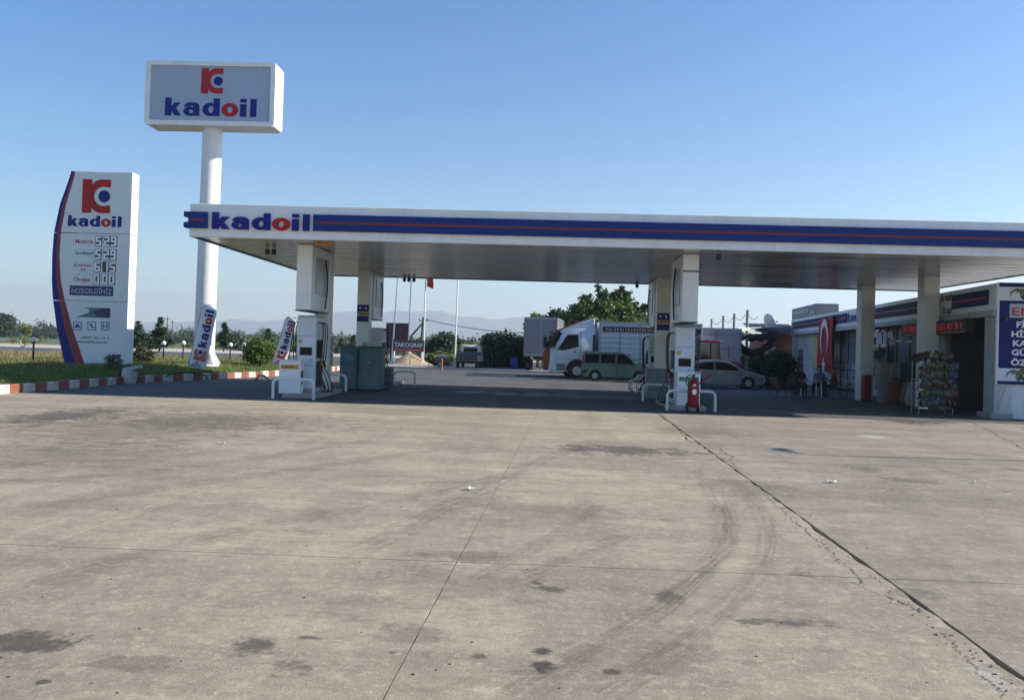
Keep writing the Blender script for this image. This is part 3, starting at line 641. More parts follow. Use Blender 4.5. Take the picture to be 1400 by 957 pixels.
for k, (x, y) in enumerate(((-6.62, 33.4), (-6.25, 33.9), (-6.2, 33.2))):
    t = thing('oil_drum', ['small dark drum standing right of the teal cabinet, front left', 'small dark drum tucked behind the others right of the teal cabinet', 'small dark drum right of the teal cabinet, nearest the sunlit guard'][k], 'drum', (x, y, 0), group='drums beside the teal cabinet')
    b = MB(); b.lathe([(.02,.02),(.25,.02),(.265,.04),(.25,.06),(.25,.3),(.262,.32),(.25,.34),(.25,.58),(.262,.6),(.25,.62),(.25,.8),(.265,.82),(.25,.84),(.02,.83)], n=18); b.build('drum_body', mat('drum_grey', (.085, .105, .12), .5, var=.3, grime=.3), t, smooth=True)
    b = MB(); b.cyl((.12,0,.83),(.12,0,.86),.03, n=8); b.build('bung', DSTEEL, t)
# stacked crates in front of the far right column
CR = mat('crate_plastic', (.16, .20, .25), .5, var=.12)
ci = 0
for z in range(4):
    t = thing('plastic_crate', ['lowest grey blue crate in the stack before the far right column', 'second grey blue crate from the ground before the far right column', 'third grey blue crate from the ground before the far right column', 'topmost grey blue crate of the stack before the far right column'][z], 'crate', (4.55+random.uniform(-.03,.03), 33.6, .0+z*.29), random.uniform(-.03,.03), 'crates before the far right column')
    b = MB(); b.box(-.52, .52, -.3, .3, 0, .03)
    for x0, x1, y0, y1 in ((-.52,.52,-.3,-.27),(-.52,.52,.27,.3),(-.52,-.49,-.27,.27),(.49,.52,-.27,.27)): b.box(x0, x1, y0, y1, .03, .27)
    b.build('crate_shell', CR, t)
    b = MB(); [b.box(-.53, .53, -.315, -.3, q, q+.025) for q in (.02, .13, .25)]; [b.box(-.53+k*.21, -.5+k*.21, -.313, -.3, .046, .249) for k in range(6)]; b.build('crate_rib', CR, t)
# looped white nozzle hoses at the far right pump
t = thing('hose_loop', 'white looped hoses catching the sun left of the far right pump', 'hose', (3.95, 36.2, 0)); t.scale = (.7, .7, .75)
for k in range(3):
    o = nozzle_hose(t, [(.45,.2+.1*k,1.05),(.1,.1*k,1.0-.1*k),(-.25-.08*k,0,.75),(-.3-.1*k,.1*k,.3),(-.05,.1,.05),(.1,.1,.4),(.05,.05,.7)], .035); o.data.materials.clear(); o.data.materials.append(WHITE if k != 1 else STEEL)

# ------------------------------------------------------------------ price totem
TY = 36.0
def tz(x, y): p = at(x, y, TY); return p[0], p[2]
t = thing('price_totem', 'tall white price totem with curved blue and red edge on the verge', 'price sign')
TF = mat('totem_face', (.70, .72, .74), .35, var=.03, grime=.08, vscale=1)
TX0, TX1, TZ0, TZ1 = -20.55, -17.95, .45, 8.85
XO = -20.55
def ledge(z):                                                     # left curved outline
    u = (z-TZ0)/(TZ1-TZ0); return XO-.42+.42*(abs(u-.56)/.5)**2.0*1.0 + (.30 if u < .1 else 0)*0
OUT_ = [tz(*q) for q in ((89,498),(83,472),(78,450),(72.5,409),(71,385),(71.5,350),(74,318),(82,280),(91,255),(97.5,236))]
INN_ = [tz(*q) for q in ((115.5,498),(107,472),(99,450),(88,409),(83,385),(81,350),(83,318),(90,280),(97.5,255),(103,236))]
def _ip(T, z):
    for (xa, za), (xb, zb) in zip(T, T[1:]):
        if z <= zb: return xa+(xb-xa)*(z-za)/(zb-za)
    return T[-1][0]
def xl(z): return _ip(OUT_, z)
def xm(z, k): return xl(z)+(_ip(INN_, z)-xl(z))*k
zs1 = tz(90, 318.5)[1]; zs2 = tz(90, 411)[1]
D0, D1 = 0, -.62
fr = ((0, TY, 0), (1,0,0), (0,0,1), (0,-1,0))
for (za, zb, nm) in ((TZ0, zs2-.015, 'lower_panel'), (zs2+.015, zs1-.015, 'price_panel'), (zs1+.015, TZ1, 'upper_panel')):
    zz = np.linspace(za, zb, 14)
    b = MB(); b.prism([(xm(z, .99), z) for z in zz] + [(TX1, zb), (TX1, za)], fr, -.62, 0); b.build(nm, TF, t, bevel=.008)
    b = MB(); b.prism([(xl(z), z) for z in zz] + [(xm(z, .52), z) for z in zz[::-1]], fr, -.60, .012); b.build('blue_stripe', BLUE, t)
    b = MB(); b.prism([(xm(z, .521), z) for z in zz] + [(xm(z, 1), z) for z in zz[::-1]], fr, -.61, .016); b.build('red_stripe', mat('stripe_red', (.22, .02, .03), .45), t)
b = MB(); b.box(TX0+.2, TX1-.06, TY+.05, TY+.57, TZ0+.1, TZ1-.1); b.build('core_frame', STEEL, t)
b = MB(); b.box(XO-.5, TX1+.1, TY-.12, TY+.75, .1, TZ0-.002); b.build('base_plinth', CONC, t, bevel=.02)
x0, z0 = tz(112, 291); x1, z1 = tz(152, 246)
emblem(t, (x0, TY-.001, z0), z1-z0, wx=(x1-x0)/(z1-z0)/.9, d=.02)
x0, z0 = tz(93, 309); x1, _ = tz(166, 309); kadoil(t, (x0, TY-.001, z0), .46, width=x1-x0, d=.02)
SEG = {'0': 'abcdef', '1': 'bc', '2': 'abged', '5': 'afgcd', '6': 'afgedc', '9': 'abcdfg', '8': 'abcdefg'}
DIG = mat('digit_white', (.88, .89, .89), .4, emit=0); DOFF = mat('digit_dark', (.02, .03, .035), .3)
def digits(s, x, z, h, wd):
    cx = x; b = MB(); k = .18*h; fr2 = ((0, TY-.012, 0), (1,0,0), (0,0,1), (0,-1,0))
    for ch in s:
        if ch == '.': b.box(cx-.02, cx+.06, TY-.035, TY-.012, z, z+.08); cx += .07; continue
        b2 = MB(); b2.box(cx-.03, cx+wd+.03, TY-.011, TY+.001, z-.025, z+h+.025); b2.build('digit_plate', DOFF, t)
        S = {'a': (0, wd, h-k, h), 'd': (0, wd, 0, k), 'g': (0, wd, h/2-k/2, h/2+k/2), 'f': (0, k, h/2, h), 'b': (wd-k, wd, h/2, h), 'e': (0, k, 0, h/2), 'c': (wd-k, wd, 0, h/2)}
        for j, q in enumerate(SEG[ch]): a0, a1, c0, c1 = S[q]; b.box(cx+a0, cx+a1, TY-.035-.0005*j, TY-.012, z+c0, z+c1)
        cx += wd+.06
    b.build('price_digits', DIG, t)
for (s, x, y) in (('5.29', 132, 336), ('5.29', 131, 354), ('6.15', 130, 371), ('0.00', 129, 388)):
    px, pz = tz(x, y); digits(s, px-.02, pz-.01, .41, .235)
TXR = mat('text_red', (.36, .05, .06), .5); TXB = mat('text_blue', (.04, .10, .32), .5)
for (s, x, y, x2, sz, m_) in (('Motorin', 103, 332.5, 127, .24, TXR), ('alpet', 103, 348, 127, .2, TXB), ('Kurşunsuz', 101, 364, 125, .17, TXR), ('95', 110, 370.5, 117, .15, TXR), ('Otogaz', 101, 384, 123, .24, TXR)):
    if s == 'alpet': s = 'Euro Motorin'
    px, pz = tz(x, y); p2, _ = tz(x2, y); text(s, sz, m_, t, (px, TY-.004, pz), bold=.015, width=p2-px)
for y in (341, 358, 375.5, 391):
    px, pz = tz(100, y); b = MB(); b.box(px, TX1-.75, TY-.004, TY+.001, pz-.008, pz+.008); b.build('row_line', STEEL, t)
px, pz = tz(95, 403.5); p2, q2 = tz(155, 393)
b = MB(); b.box(px, p2, TY-.012, TY+.001, pz, pz+.42); b.build('greeting_panel', mat('panel_navy', (.012, .02, .13), .4), t, bevel=.006)
text('HOŞGELDİNİZ', .30, mat('led_pale', (.50, .55, .68), .5), t, (px+.08, TY-.014, pz+.09), width=(p2-px)-.16, bold=0)
# wave picture
px, pz = tz(103, 433.5); p2, q2 = tz(151, 420); fr3 = ((px, TY-.002, pz), (p2-px, 0, 0), (0, 0, .42), (0,-1,0))
b = MB(); b.prism([(.35,0),(1,0),(1,1),(.42,1)], fr3, 0, .006); b.build('wave_picture', mat('wave_navy', (.014, .03, .12), .4, var=.3), t)
b = MB(); b.prism([(0,.0),(.36,.01),(.62,.1),(.5,.55),(.72,.9),(.4,1),(.22,.97),(.42,.8),(.38,.5),(.2,.25)], fr3, 0, .009); b.build('wave_picture', mat('wave_teal', (.03, .20, .25), .4, var=.4), t)
# pictograms
for i, x in enumerate((100, 119.5, 138)):
    a0, c0 = tz(x, 451.5); q = .37; fr4 = ((a0, TY-.002, c0), (q,0,0), (0,0,q), (0,-1,0))
    b = MB(); b.ring([(0,0),(1,0),(1,1),(0,1)], [(.08,.08),(.92,.08),(.92,.92),(.08,.92)], fr4, 0, .008)
    if i == 0: b.prism([(.16,.3),(.84,.3),(.84,.5),(.7,.55),(.62,.75),(.35,.75),(.26,.55),(.16,.5)], fr4, 0, .008)
    if i == 1: b.prism([(.2,.7),(.3,.8),(.8,.3),(.7,.2)], fr4, 0, .008); b.prism([(.45,.3),(.55,.25),(.55,.75),(.35,.75)], fr4, 0, .0085)
    if i == 2:
        for cx in (.3, .7): b.prism(ell(cx, .78, .08, .08, 8), fr4, 0, .008); b.prism([(cx-.13,.38),(cx-.05,.38),(cx-.05,.15),(cx+.05,.15),(cx+.05,.38),(cx+.13,.38),(cx+.06,.66),(cx-.06,.66)], fr4, 0, .0085)
    b.build('pictogram', TXB, t)
TXG = mat('text_grey', (.10, .13, .20), .5)
for s, x, y, x2 in (('Yıldız Akaryakıt', 110, 462.5, 151, ), ('kadoilpetrol.com.tr', 105, 468.5, 151)):
    b = MB(); px, pz = tz(x, y); p2, _ = tz(x2, y); n = int((p2-px)/.085)
    for i in range(n):
        if random.random() < .85: hh = random.uniform(.05, .10); b.box(px+i*.085, px+i*.085+.055, TY-.004, TY+.001, pz, pz+hh)
    b.build('small_print', TXG, t, kind='stuff')
settle(t, (-19.3, TY+.3, .3))

# ------------------------------------------------------------------ pole sign
Y0 = 41.0
t = thing('pole_sign', 'huge white box sign on a round white pole above the verge', 'sign')
cx, cyy = at(285, 300, Y0)[0]+.02, Y0+.1
zb = vz(cx, cyy)-.05
b = MB(); b.cyl((cx-.06, cyy, zb), (cx+.0, cyy, 12.3), .49, .465, 40, False); b.build('pole', mat('pole_white', (.74, .74, .72), .4, var=.04, grime=.1), t, smooth=True)
b = MB(); b.cyl((cx-.06, cyy, zb), (cx-.06, cyy, zb+.10), .74, .74, 24)
b.build('base_flange', WHITE, t)
for k in range(8):
    a = 2*math.pi*k/8+.2; u = (math.cos(a), math.sin(a), 0); b = MB(); b.prism([(.46,.10),(.80,.10),(.78,.2),(.47,.72)], ((cx-.06, cyy, zb), u, (0,0,1), (-u[1], u[0], 0)), -.02, .02); b.build('gusset', WHITE, t)
b = MB(); b.box(cx+.3, cx+.62, cyy-.75, cyy-.35, zb+1.0, zb+2.2); b.build('junction_box', WHITE, t, bevel=.02)
b = MB(); b.box(cx+.02, cx+.28, cyy-.6, cyy-.40, zb+.95, zb+2.1); b.build('inspection_hatch', STEEL, t, bevel=.02)
xa, za = at(198.5, 128, Y0-.6)[0], 0; xb2 = at(376, 128, Y0-.6)[0]; zt = at(290, 84.5, Y0-.6)[2]; zl = at(290, 172, Y0-.6)[2]
w2 = xb2-xa; hh = zt-zl
b = MB(); b.prism([(.12,0),(w2-.12,0),(w2-.03,.03),(w2,.12),(w2,hh-.12),(w2-.03,hh-.03),(w2-.12,hh),(.12,hh),(.03,hh-.03),(0,hh-.12),(0,.12),(.03,.03)], ((xa, Y0-.6, zl), (1,0,0), (0,0,1), (0,1,0)), .08, 1.25); b.build('sign_box', mat('pole_white', (0,0,0)), t, bevel=.03, seg=2)
o_ = [(.12,0),(w2-.12,0),(w2,.12),(w2,hh-.12),(w2-.12,hh),(.12,hh),(0,hh-.12),(0,.12)]; i_ = [(.24,.22),(w2-.24,.22),(w2-.23,.24),(w2-.23,hh-.24),(w2-.24,hh-.22),(.24,hh-.22),(.23,hh-.24),(.23,.24)]
for yy, d in ((Y0-.6, (0,-1,0)), (Y0+.65, (0,1,0))):
    b = MB(); b.ring(o_, i_, ((xa, yy, zl), (1,0,0), (0,0,1), d), -.079, .03); b.build('sign_frame', WHITE, t)
b = MB(); b.box(xa+.2, xb2-.2, Y0-.56, Y0-.521, zl+.2, zt-.2); b.build('sign_face', mat('sign_face_blue', (.36, .41, .53), .22, var=.04), t)
p = at(225, 158, Y0-.6); q = at(350, 160, Y0-.6); kadoil(t, (p[0], Y0-.561, zl+.46), .86, width=q[0]-p[0], d=.02)
p = at(274.5, 125, Y0-.6); q = at(305, 125, Y0-.6); emblem(t, (p[0], Y0-.561, at(290, 128, Y0-.6)[2]), 1.22, d=.02, wx=(q[0]-p[0])/1.25/.9)
settle(t, (cx, cyy, zb))

# ------------------------------------------------------------------ feather flags
FLG = mat('banner_cloth', (.82, .83, .86), .7, var=.05); FLR = mat('banner_orange', (.60, .12, .06), .6); FLB = mat('banner_navy', (.02, .03, .13), .6)
def feather(base, tip, w0, w1, label):
    """base, tip: 3D points of the pole line; the cloth lies on its right hand side"""
    t = thing('feather_flag', label, 'banner', base, group='feather flags on the verge'); T = Vector(tip)-Vector(base); Lh = T.length; v = T.normalized(); u = Vector((v.z, 0, -v.x)).normalized(); nn = u.cross(v)
    pts = [v*Lh*k for k in np.linspace(0, .93, 8)]
    b = MB(); b.tube([Vector((0,0,-.1))]+pts[1:]+[v*Lh*.985+u*w1*.3, v*Lh+u*w1*.8], .016, 7); b.build('flag_pole', STEEL, t, smooth=True)
    n, mcol = 22, 7; vs = []
    for i in range(n+1):
        k = i/n; s = .06+.93*k; wd = w0+(w1-w0)*k
        if k > .9: wd *= math.sqrt(max(0.02, 1-((k-.9)/.1)**2))*.75+.25
        for j in range(mcol+1):
            a = j/mcol; vs.append(tuple(v*Lh*s + u*(wd*a+.02) + nn*(.05*math.sin(k*5+a*4)*a)))
    b = MB(); b.add(vs, [(i*(mcol+1)+j, i*(mcol+1)+j+1, (i+1)*(mcol+1)+j+1, (i+1)*(mcol+1)+j) for i in range(n) for j in range(mcol)])
    o = b.build('flag_cloth', FLG, t, smooth=True); md = o.modifiers.new('thick', 'SOLIDIFY'); md.thickness = .004
    # print: word runs up the cloth
    uu = v; vv = -u
    h = (w0+w1)/2*.52; o0 = v*Lh*.37+u*(w0*.83)-nn*-.0
    for side in (1,):
        off = nn*.075*1
        kad = o0+off; fr_un = nn
        kadoil(t, kad, h, ux=uu, uy=vv, un=fr_un, width=Lh*.55, d=.006)
    emblem(t, v*Lh*.175+u*(w0*.93)+nn*.07, w0*.72, ux=uu, uy=vv, un=nn, d=.006, red=FLR, wx=Lh*.17/(w0*.72))
    b = MB(); fr5 = (v*Lh*.075+u*(w0*.12)+nn*.06, u*w0*.7, v*Lh*.07, nn)
    b.prism([(0,0),(.9,.1),(.95,.25),(.05,.18)], fr5, 0, .005); b.prism([(.1,.4),(.8,.45),(.85,.6),(.1,.55)], fr5, 0, .005); b.prism([(.2,.75),(.5,1.1),(.8,.8),(.6,.85),(.5,.7),(.4,.85)], fr5, 0, .005); b.build('small_print', FLB, t, kind='stuff')
b0 = at(256, 506, 37.4); t0 = at(277, 414, 37.4); feather(tuple(b0), tuple(t0), .76, .72, 'white feather flag leaning in front of the sign pole')
b0 = at(371, 500, 41.5); t0 = at(392, 431, 41.5); feather(tuple(b0), tuple(t0), .60, .60, 'white feather flag standing behind the left pump box')
b = MB(); b.cyl(at(394, 497, 40), at(403, 441, 40), .03, n=8); o = b.build('leaning_pole', BLACK, None); tag(o, 'thin black pole leaning beside the feather flag at the left pump', 'pole')

# ------------------------------------------------------------------ bollard lamps, posts, odd pieces on the verge
LAMPG = mat('globe_white', (.72, .72, .70), .3)
lb = [(45, 497, 36.5, 'black garden lamp with white globe left of the price totem'), (86, 499, 43, 'garden lamp half hidden behind the foot of the price totem'), (223, 494, 47, 'garden lamp between the low shrub and the feather flag, left of two'), (250, 494, 47, 'garden lamp just left of the leaning feather flag'),
      (314.5, 490, 47.5, 'garden lamp right of the sign pole below the small conifer'), (333, 491, 47, 'garden lamp touching the round clipped bush')]
proto = None
for x, y, Y, lab in lb:
    X = at(x, y, Y)[0]; L = (X, Y, vz(X, Y)-.03)
    if proto is None:
        proto = thing('garden_lamp', lab, 'garden lamp', L, 0, 'globe lamps along the verge')
        b = MB(); b.cyl((0,0,0), (0,0,.86), .045, .04, 10); b.cyl((0,0,0), (0,0,.05), .09, n=10); b.cyl((0,0,.84),(0,0,.90),.09,.10,12); b.build('post', DSTEEL, proto, smooth=True)
        b = MB(); b.ball((0,0,1.0), .125, 12, 8); b.build('globe', LAMPG, proto, smooth=True)
        b = MB(); b.ball((-.14,0,.93), .05, 8, 6); b.build('side_cap', LAMPG, proto, smooth=True)
    else:
        o = copy_tree(proto); o.location = L; o['label'] = lab
for x, y, Y, h, lab in ((149, 504, 33.5, .55, 'short black post before the totem, the shorter of two'), (162, 507, 33, .62, 'short black post before the totem, the taller of two')):
    p = at(x, y, Y); b = MB(); b.cyl((0,0,-.2), (0,0,h), .035, n=8); b.cyl((0,0,h),(0,0,h+.03),.045,.03,8); o = b.build('short_post', DSTEEL, None); o.location = p; tag(o, lab, 'post', 'short posts before the totem')
p = at(155, 506, 34); b = MB(); foliage_o = None
t = thing('weed_tuft', 'pale tuft of weeds growing at the foot of the totem', 'plant', p); foliage('leaves', [((0,0,.3),(.28,.2,.35),1)], mat('weed_green', (.16, .20, .09), .8, leaf=True, var=.2), t, 40, 20, .06, .12, 5); b = MB(); [b.cyl((random.uniform(-.1,.1),0,-.1),(random.uniform(-.25,.25),random.uniform(-.1,.1),.5),.006,n=5) for _ in range(8)]; b.build('stem', BARK, t)
p = G(180, 525); t = thing('concrete_block', 'white worn concrete block with a slab on top at the kerb beside the totem', 'block', (p[0]-.15, p[1]+.1, 0))
b = MB(); b.lathe([(.05,0),(.22,0),(.27,.15),(.28,.45),(.24,.5),(.05,.5)], n=14); b.build('block_body', mat('block_white', (.48,.49,.48), .8, var=.25, grime=.4, vscale=5), t, smooth=True)
b = MB(); b.obox((.12,0,.58), .62, .4, .14, Matrix.Rotation(-.25, 3, 'Y')); b.build('top_slab', mat('block_white', (0,0,0)), t, bevel=.02)
b = MB(); b.cyl((-.35,-.05,.2),(-.3,-.05,.75),.03, n=8); b.build('stub_post', BLACK, t)
p = G(255, 522, .1); t = thing('cable_loop', 'dark cable loop lying on the grey end of the kerb', 'cable', p); 
pp = [(.9*math.cos(R(a))*.9, .2*math.sin(R(a)), .18+.16*math.sin(R(a))) for a in range(-20, 200, 20)]; b = MB(); b.tube(pp, .03, 6); b.build('cable', BLACK, t, smooth=True)
for k, (xa, xb_) in enumerate(((383, 396), (352, 366))):
    p = G((xa+xb_)/2, 520, .12); t = thing('dry_branch', ['curved dry branch lying along the striped kerb, nearer the pump box', 'curved dry branch lying along the striped kerb, farther from the pump box'][k], 'branch', p, 0, 'dry branches on the kerb'); b = MB()
    for j in range(3): b.tube([(-.3+.06*j, -.1, 0), (-.15, -.15, .14+.05*j), (.1, -.15, .17+.03*j), (.35, -.1, .0)], .018, 5)
    b.build('twig', BARK, t)
# street lamp added outside the view to the right, its shadow crosses the slabs

# ------------------------------------------------------------------ street lamp added out of view to cast a shadow across the slabs
t = thing('unseen_lamp_post', 'tall slim grey lamp post added out of view right of the yard', 'lamp post', (14.6, 16.05, 0))
b = MB(); b.cyl((0,0,0), (0,0,5.2), .075, .045, 12); b.cyl((0,0,0),(0,0,.3),.11,n=12); b.build('post', STEEL, t, smooth=True)
b = MB(); b.tube([(0,0,5.18),(0,.1,5.3),(0,.6,5.36)], .03, 8); b.build('unseen_arm', STEEL, t)
b = MB(); b.box(-.1, .1, .5, 1.0, 5.33, 5.42); b.build('unseen_lamp_head', STEEL, t, bevel=.02)

# ------------------------------------------------------------------ shop
SA = math.atan2(59.48-27.6, 16.95-14.25); P0 = np.array([14.25, 27.6, 0.0]); SU = np.array([math.cos(SA), math.sin(SA), 0]); SN = np.array([-math.sin(SA), math.cos(SA), 0])
def S(x, y, off=0.0):
    """facade coordinates (along, height) of a pixel, off metres in front of the facade plane"""
    r = ray(x, y); o = np.array([0, 0, EYE]); k = ((P0+SN*off-o) @ SN)/(r @ SN); p = o+r*k; return (p-P0) @ SU, p[2]
H = 4.28; HB2 = 3.43; LEN = 32.0; DEP = 8.0; REC = -.45
SW = mat('shop_white', (.62, .65, .70), .6, var=.06, grime=.15); SWG = mat('shop_grey', (.40, .42, .42), .6, var=.08, grime=.2)
BANDT = mat('shop_band', (.010, .032, .11), .6, spec=.12, var=.15); INT = mat('shop_inside', (.05, .05, .05), .8, var=.3)
t = thing('shop', 'long low station shop with blue striped fascia and glass front', 'shop', tuple(P0), SA)
b = MB(); b.box(.25, LEN-.25, -DEP, -.1, H-.25, H-.12); b.build('roof', CONC, t)
b = MB(); b.box(0, LEN, -.12, 0, HB2, H); b.build('fascia', CLAD, t, bevel=.01)
b = MB(); b.box(.02, LEN, -.14, .05, HB2-.20, HB2-.001); b.build('fascia_ledge', SWG, t, bevel=.01)
b = MB(); b.box(0, LEN, REC, -.141, HB2-.1, HB2-.05); b.build('overhang_soffit', SWG, t)
b = MB(); b.box(0, .2, -DEP, -.121, 0, H); b.build('end_wall', SW, t)
b = MB(); b.box(LEN-.2, LEN, -DEP, -.121, 0, H); b.build('end_wall', SW, t)
b = MB(); b.box(.2, LEN-.2, -DEP, -DEP+.2, 0, H-.13); b.build('rear_wall', SW, t)
s1 = S(1345, 500)[0]; b = MB(); b.box(.0, .02+max(.5, s1), REC-.1, -.01, .02, HB2-.21); b.build('end_pillar', SWG, t, bevel=.01)
b = MB(); b.box(-.12, s1+.2, REC-.1, .12, -.05, .16); b.build('doorstep', CONC, t, bevel=.02)
def fband(xa, xb, y):
    a, c = S(xb, y)[0], S(xa, y)[0]; b = MB(); b.box(a, c, -.002, .05, HB2+.19, H-.17); b.build('fascia_band', BANDT, t, bevel=.006)
    b = MB(); b.box(a+.05, c-.05, .0495, .058, HB2+.39, HB2+.46); b.build('band_line', RED, t)
fband(1303, 1352, 405); fband(1190, 1284, 425); fband(1084, 1158, 440)
TXD = mat('script_dark', (.03, .035, .05), .5)
def ftext(s_, x, y, size, m_, width=None, off=.004, shear=0, bold=.02, zz=None):
    """letters on the facade, read from the yard: they run towards the camera end"""
    a, z = S(x, y); return text(s_, size, m_, t, (a, off, zz or z), ux=(-1,0,0), uy=(0,0,1), width=width, shear=shear, bold=bold)
ftext('Break', 1285, 413, .40, TXD, 1.15, shear=.25); ftext('Stop', 1287, 430, .40, TXD, 1.0, shear=.25)
kk = S(1159, 438)[0]; kadoil(t, (kk, .001, HB2+.19), .48, ux=(-1,0,0), un=(0,1,0), width=3.2, d=.03)
# recessed front: piers, plinth, openings
def wall(xa, xb, y, z0, z1, m_=SW, name='front_wall', y0=REC-.2, y1=REC):
    a, c = S(xb, y, REC)[0], S(xa, y, REC)[0]; b = MB(); b.box(a, c, y0, y1, z0, z1); return b.build(name, m_, t)
ZT = HB2-.1
aW = S(1113, 470, REC)[0]; b = MB(); b.box(aW, S(1098.5, 470, REC)[0]-.01, REC-.2, REC, 0, ZT); b.build('front_wall', SW, t); b = MB(); b.box(S(1089, 470, REC)[0]+.01, LEN-.21, REC-.2, REC, 0, ZT); b.build('front_wall', SW, t)
b = MB(); b.box(S(1098.5, 470, REC)[0]-.01, S(1089, 470, REC)[0]+.01, REC-.2, REC, 2.25, ZT); b.build('front_wall', SW, t)
def door(xa, xb, y, zt, label=None, glassm=GLASSG, frm=DSTEEL, z0=.05, mull=True, name='door'):
    a, c = S(xb, y, REC)[0]+.01, S(xa, y, REC)[0]-.01; b = MB(); fr_ = ((0, REC-.08, 0), (1,0,0), (0,0,1), (0,1,0)); w_ = .09
    b.ring([(a,z0),(c,z0),(c,zt),(a,zt)], [(a+w_,z0+w_),(c-w_,z0+w_),(c-w_,zt-w_),(a+w_,zt-w_)], fr_, -.05, .05); f = b.build(name+'_frame', frm, t, bevel=.008)
    n = max(1, round((c-a)/1.5)) if mull else 1
    for i in range(n):
        x0 = a+w_+(c-a-2*w_)*i/n; x1 = a+w_+(c-a-2*w_)*(i+1)/n
        b = MB(); b.box(x0+.03, x1-.03, REC-.09, REC-.07, z0+w_, zt-w_); b.build('pane', glassm, f)
        if i: b = MB(); b.box(x0-.03, x0+.03, REC-.12, REC-.035, z0+w_, zt-w_); b.build('mullion', frm, f)
    b = MB(); b.box(a+w_, c-w_, REC-.11, REC-.04, zt*.78, zt*.78+.06); b.build('transom', frm, f)
    return a, c, f
door(1089, 1098.5, 490, 2.3, mull=False, frm=mat('door_green', (.05, .09, .085), .5))
FROST = mat('frosted_glass', (.17, .22, .25), .2, var=.15, vscale=1.5)
a, c, f = door(1137, 1170, 500, ZT-.02, glassm=FROST)
PRN = mat('film_white', (.34, .38, .40), .5, var=.1); INK = mat('film_ink', (.02, .025, .05), .5)
n = 4; pw_ = (c-a)/n
for i in range(n):                                                # printed film on the lower panes with dark swooshes
    x0 = a+i*pw_+.14; b = MB(); b.box(x0, x0+pw_-.28, REC-.069, REC-.062, .35, 1.62); b.build('film_panel', PRN, t)
    b = MB(); q = pw_-.28
    for (zz, cv) in ((1.42, .12), (1.12, -.1), (.62, .08)):
        b.prism([(x0+.05*q, zz), (x0+.4*q, zz+cv), (x0+.95*q, zz+.02), (x0+.9*q, zz+.10), (x0+.45*q, zz+cv+.13), (x0+.08*q, zz+.05)], ((0, REC-.0615, 0), (1,0,0), (0,0,1), (0,1,0)), 0, .003)
    b.prism(ell(x0+.5*q, .9, .09, .08, 10), ((0, REC-.0615, 0), (1,0,0), (0,0,1), (0,1,0)), 0, .003); b.build('film_print', INK, t)
door(1190, 1211, 490, ZT-.02, glassm=GLASSG, z0=.9); wall(1190, 1211, 490, 0, .89, SWG)
door(1211, 1223, 490, ZT-.02, glassm=DGLASS, mull=False); door(1223, 1262, 490, ZT-.02, glassm=mat('glass_blue', (.045, .07, .075), .08, spec=.9, var=.3))
wall(1170, 1190, 490, 0, ZT, SWG); wall(1113.5, 1137, 490, 0, ZT, SWG)
wall(1262, 1292, 490, 0, ZT, SWG); 
# dark entrance recess
a, c = s1+.03, S(1292, 490, REC)[0]-.01
b = MB(); b.box(a, c, -2.2, -2.1, .02, ZT); b.box(a, a+.08, -2.09, REC-.11, .02, ZT); b.box(c-.08, c, -2.09, REC-.21, .02, ZT); b.box(a, c, -2.09, REC-.11, ZT-.06, ZT-.01); b.build('entrance_recess', mat('recess_grey', (.065, .068, .07), .7, var=.2), t)
b = MB(); b.box(a+(c-a)*.55, c-.1, -2.09, -2.03, .05, 2.35); d = b.build('door_leaf', DGLASS, t, bevel=.01)
b = MB(); b.box(a+.1, a+(c-a)*.5, -2.09, -2.04, .05, 2.3); b.build('door_leaf', mat('door_grey', (.07, .075, .08), .3, var=.3), t, bevel=.01)
b = MB(); b.box(a+(c-a)*.50, a+(c-a)*.85, -2.09, -2.05, 2.55, 3.05); b.build('wall_poster', mat('poster_pale', (.30, .36, .38), .5, var=.4, vscale=4), t)
# sheets stuck on the glass
for xa, xb, ya, yb, m_ in ((1197, 1205, 454, 471, mat('sheet_lilac', (.46, .47, .60), .6)), (1206, 1211, 455, 470, PRN), (1213, 1220, 453, 462, PRN), (1224, 1232, 465, 467.5, mat('sheet_pale', (.55, .60, .55), .6)), (1236, 1246, 465.5, 468, mat('sheet_pale', (0,0,0)))):
    s0, z0 = S(xa, yb, REC); s2, z1 = S(xb, ya, REC); b = MB(); b.box(min(s0,s2), max(s0,s2), REC-.036, REC-.03, z0, z1); b.build('paper_sheet', m_, t)
s0, z0 = S(1117.5, 500, REC); s2, z1 = S(1113.5, 460, REC); b = MB(); b.box(min(s0,s2), max(s0,s2)+.1, REC+.001, REC+.05, z0-.2, z1); b.build('lit_poster', mat('poster_yellow', (.60, .50, .20), .5, var=.5, vscale=2.5), t)
# LED sign
s0, z0 = S(1320, 447, .3); s2, z1 = S(1233, 447, .3)
lt = thing('led_sign', 'black moving text display with red letters under the shop fascia', 'LED sign', tuple(P0+SU*s0+SN*.3), SA)
b = MB(); b.box(0, s2-s0, -.28, .0, 2.73, 3.2); b.build('display_case', BLACK, lt, bevel=.01)
LED = mat('led_red', (.65, .02, .03), .5, emit=.06); b = MB(); x = .25
while x < s2-s0-.3:
    wd = random.uniform(.10, .17); hh = random.choice([.2, .2, .24])
    if random.random() < .88:
        k = .03
        for j, (q0, q1, e0, e1) in enumerate(random.sample([(0, k, 0, hh), (wd-k, wd, 0, hh), (0, wd, hh-k, hh), (0, wd, 0, k), (0, wd, hh/2-k/2, hh/2+k/2)], 4)): b.box(x+q0, x+q1, .001, .012+.001*j, 2.88+e0, 2.88+e1)
    x += wd+.05
b.build('led_letters', LED, lt, kind='stuff')
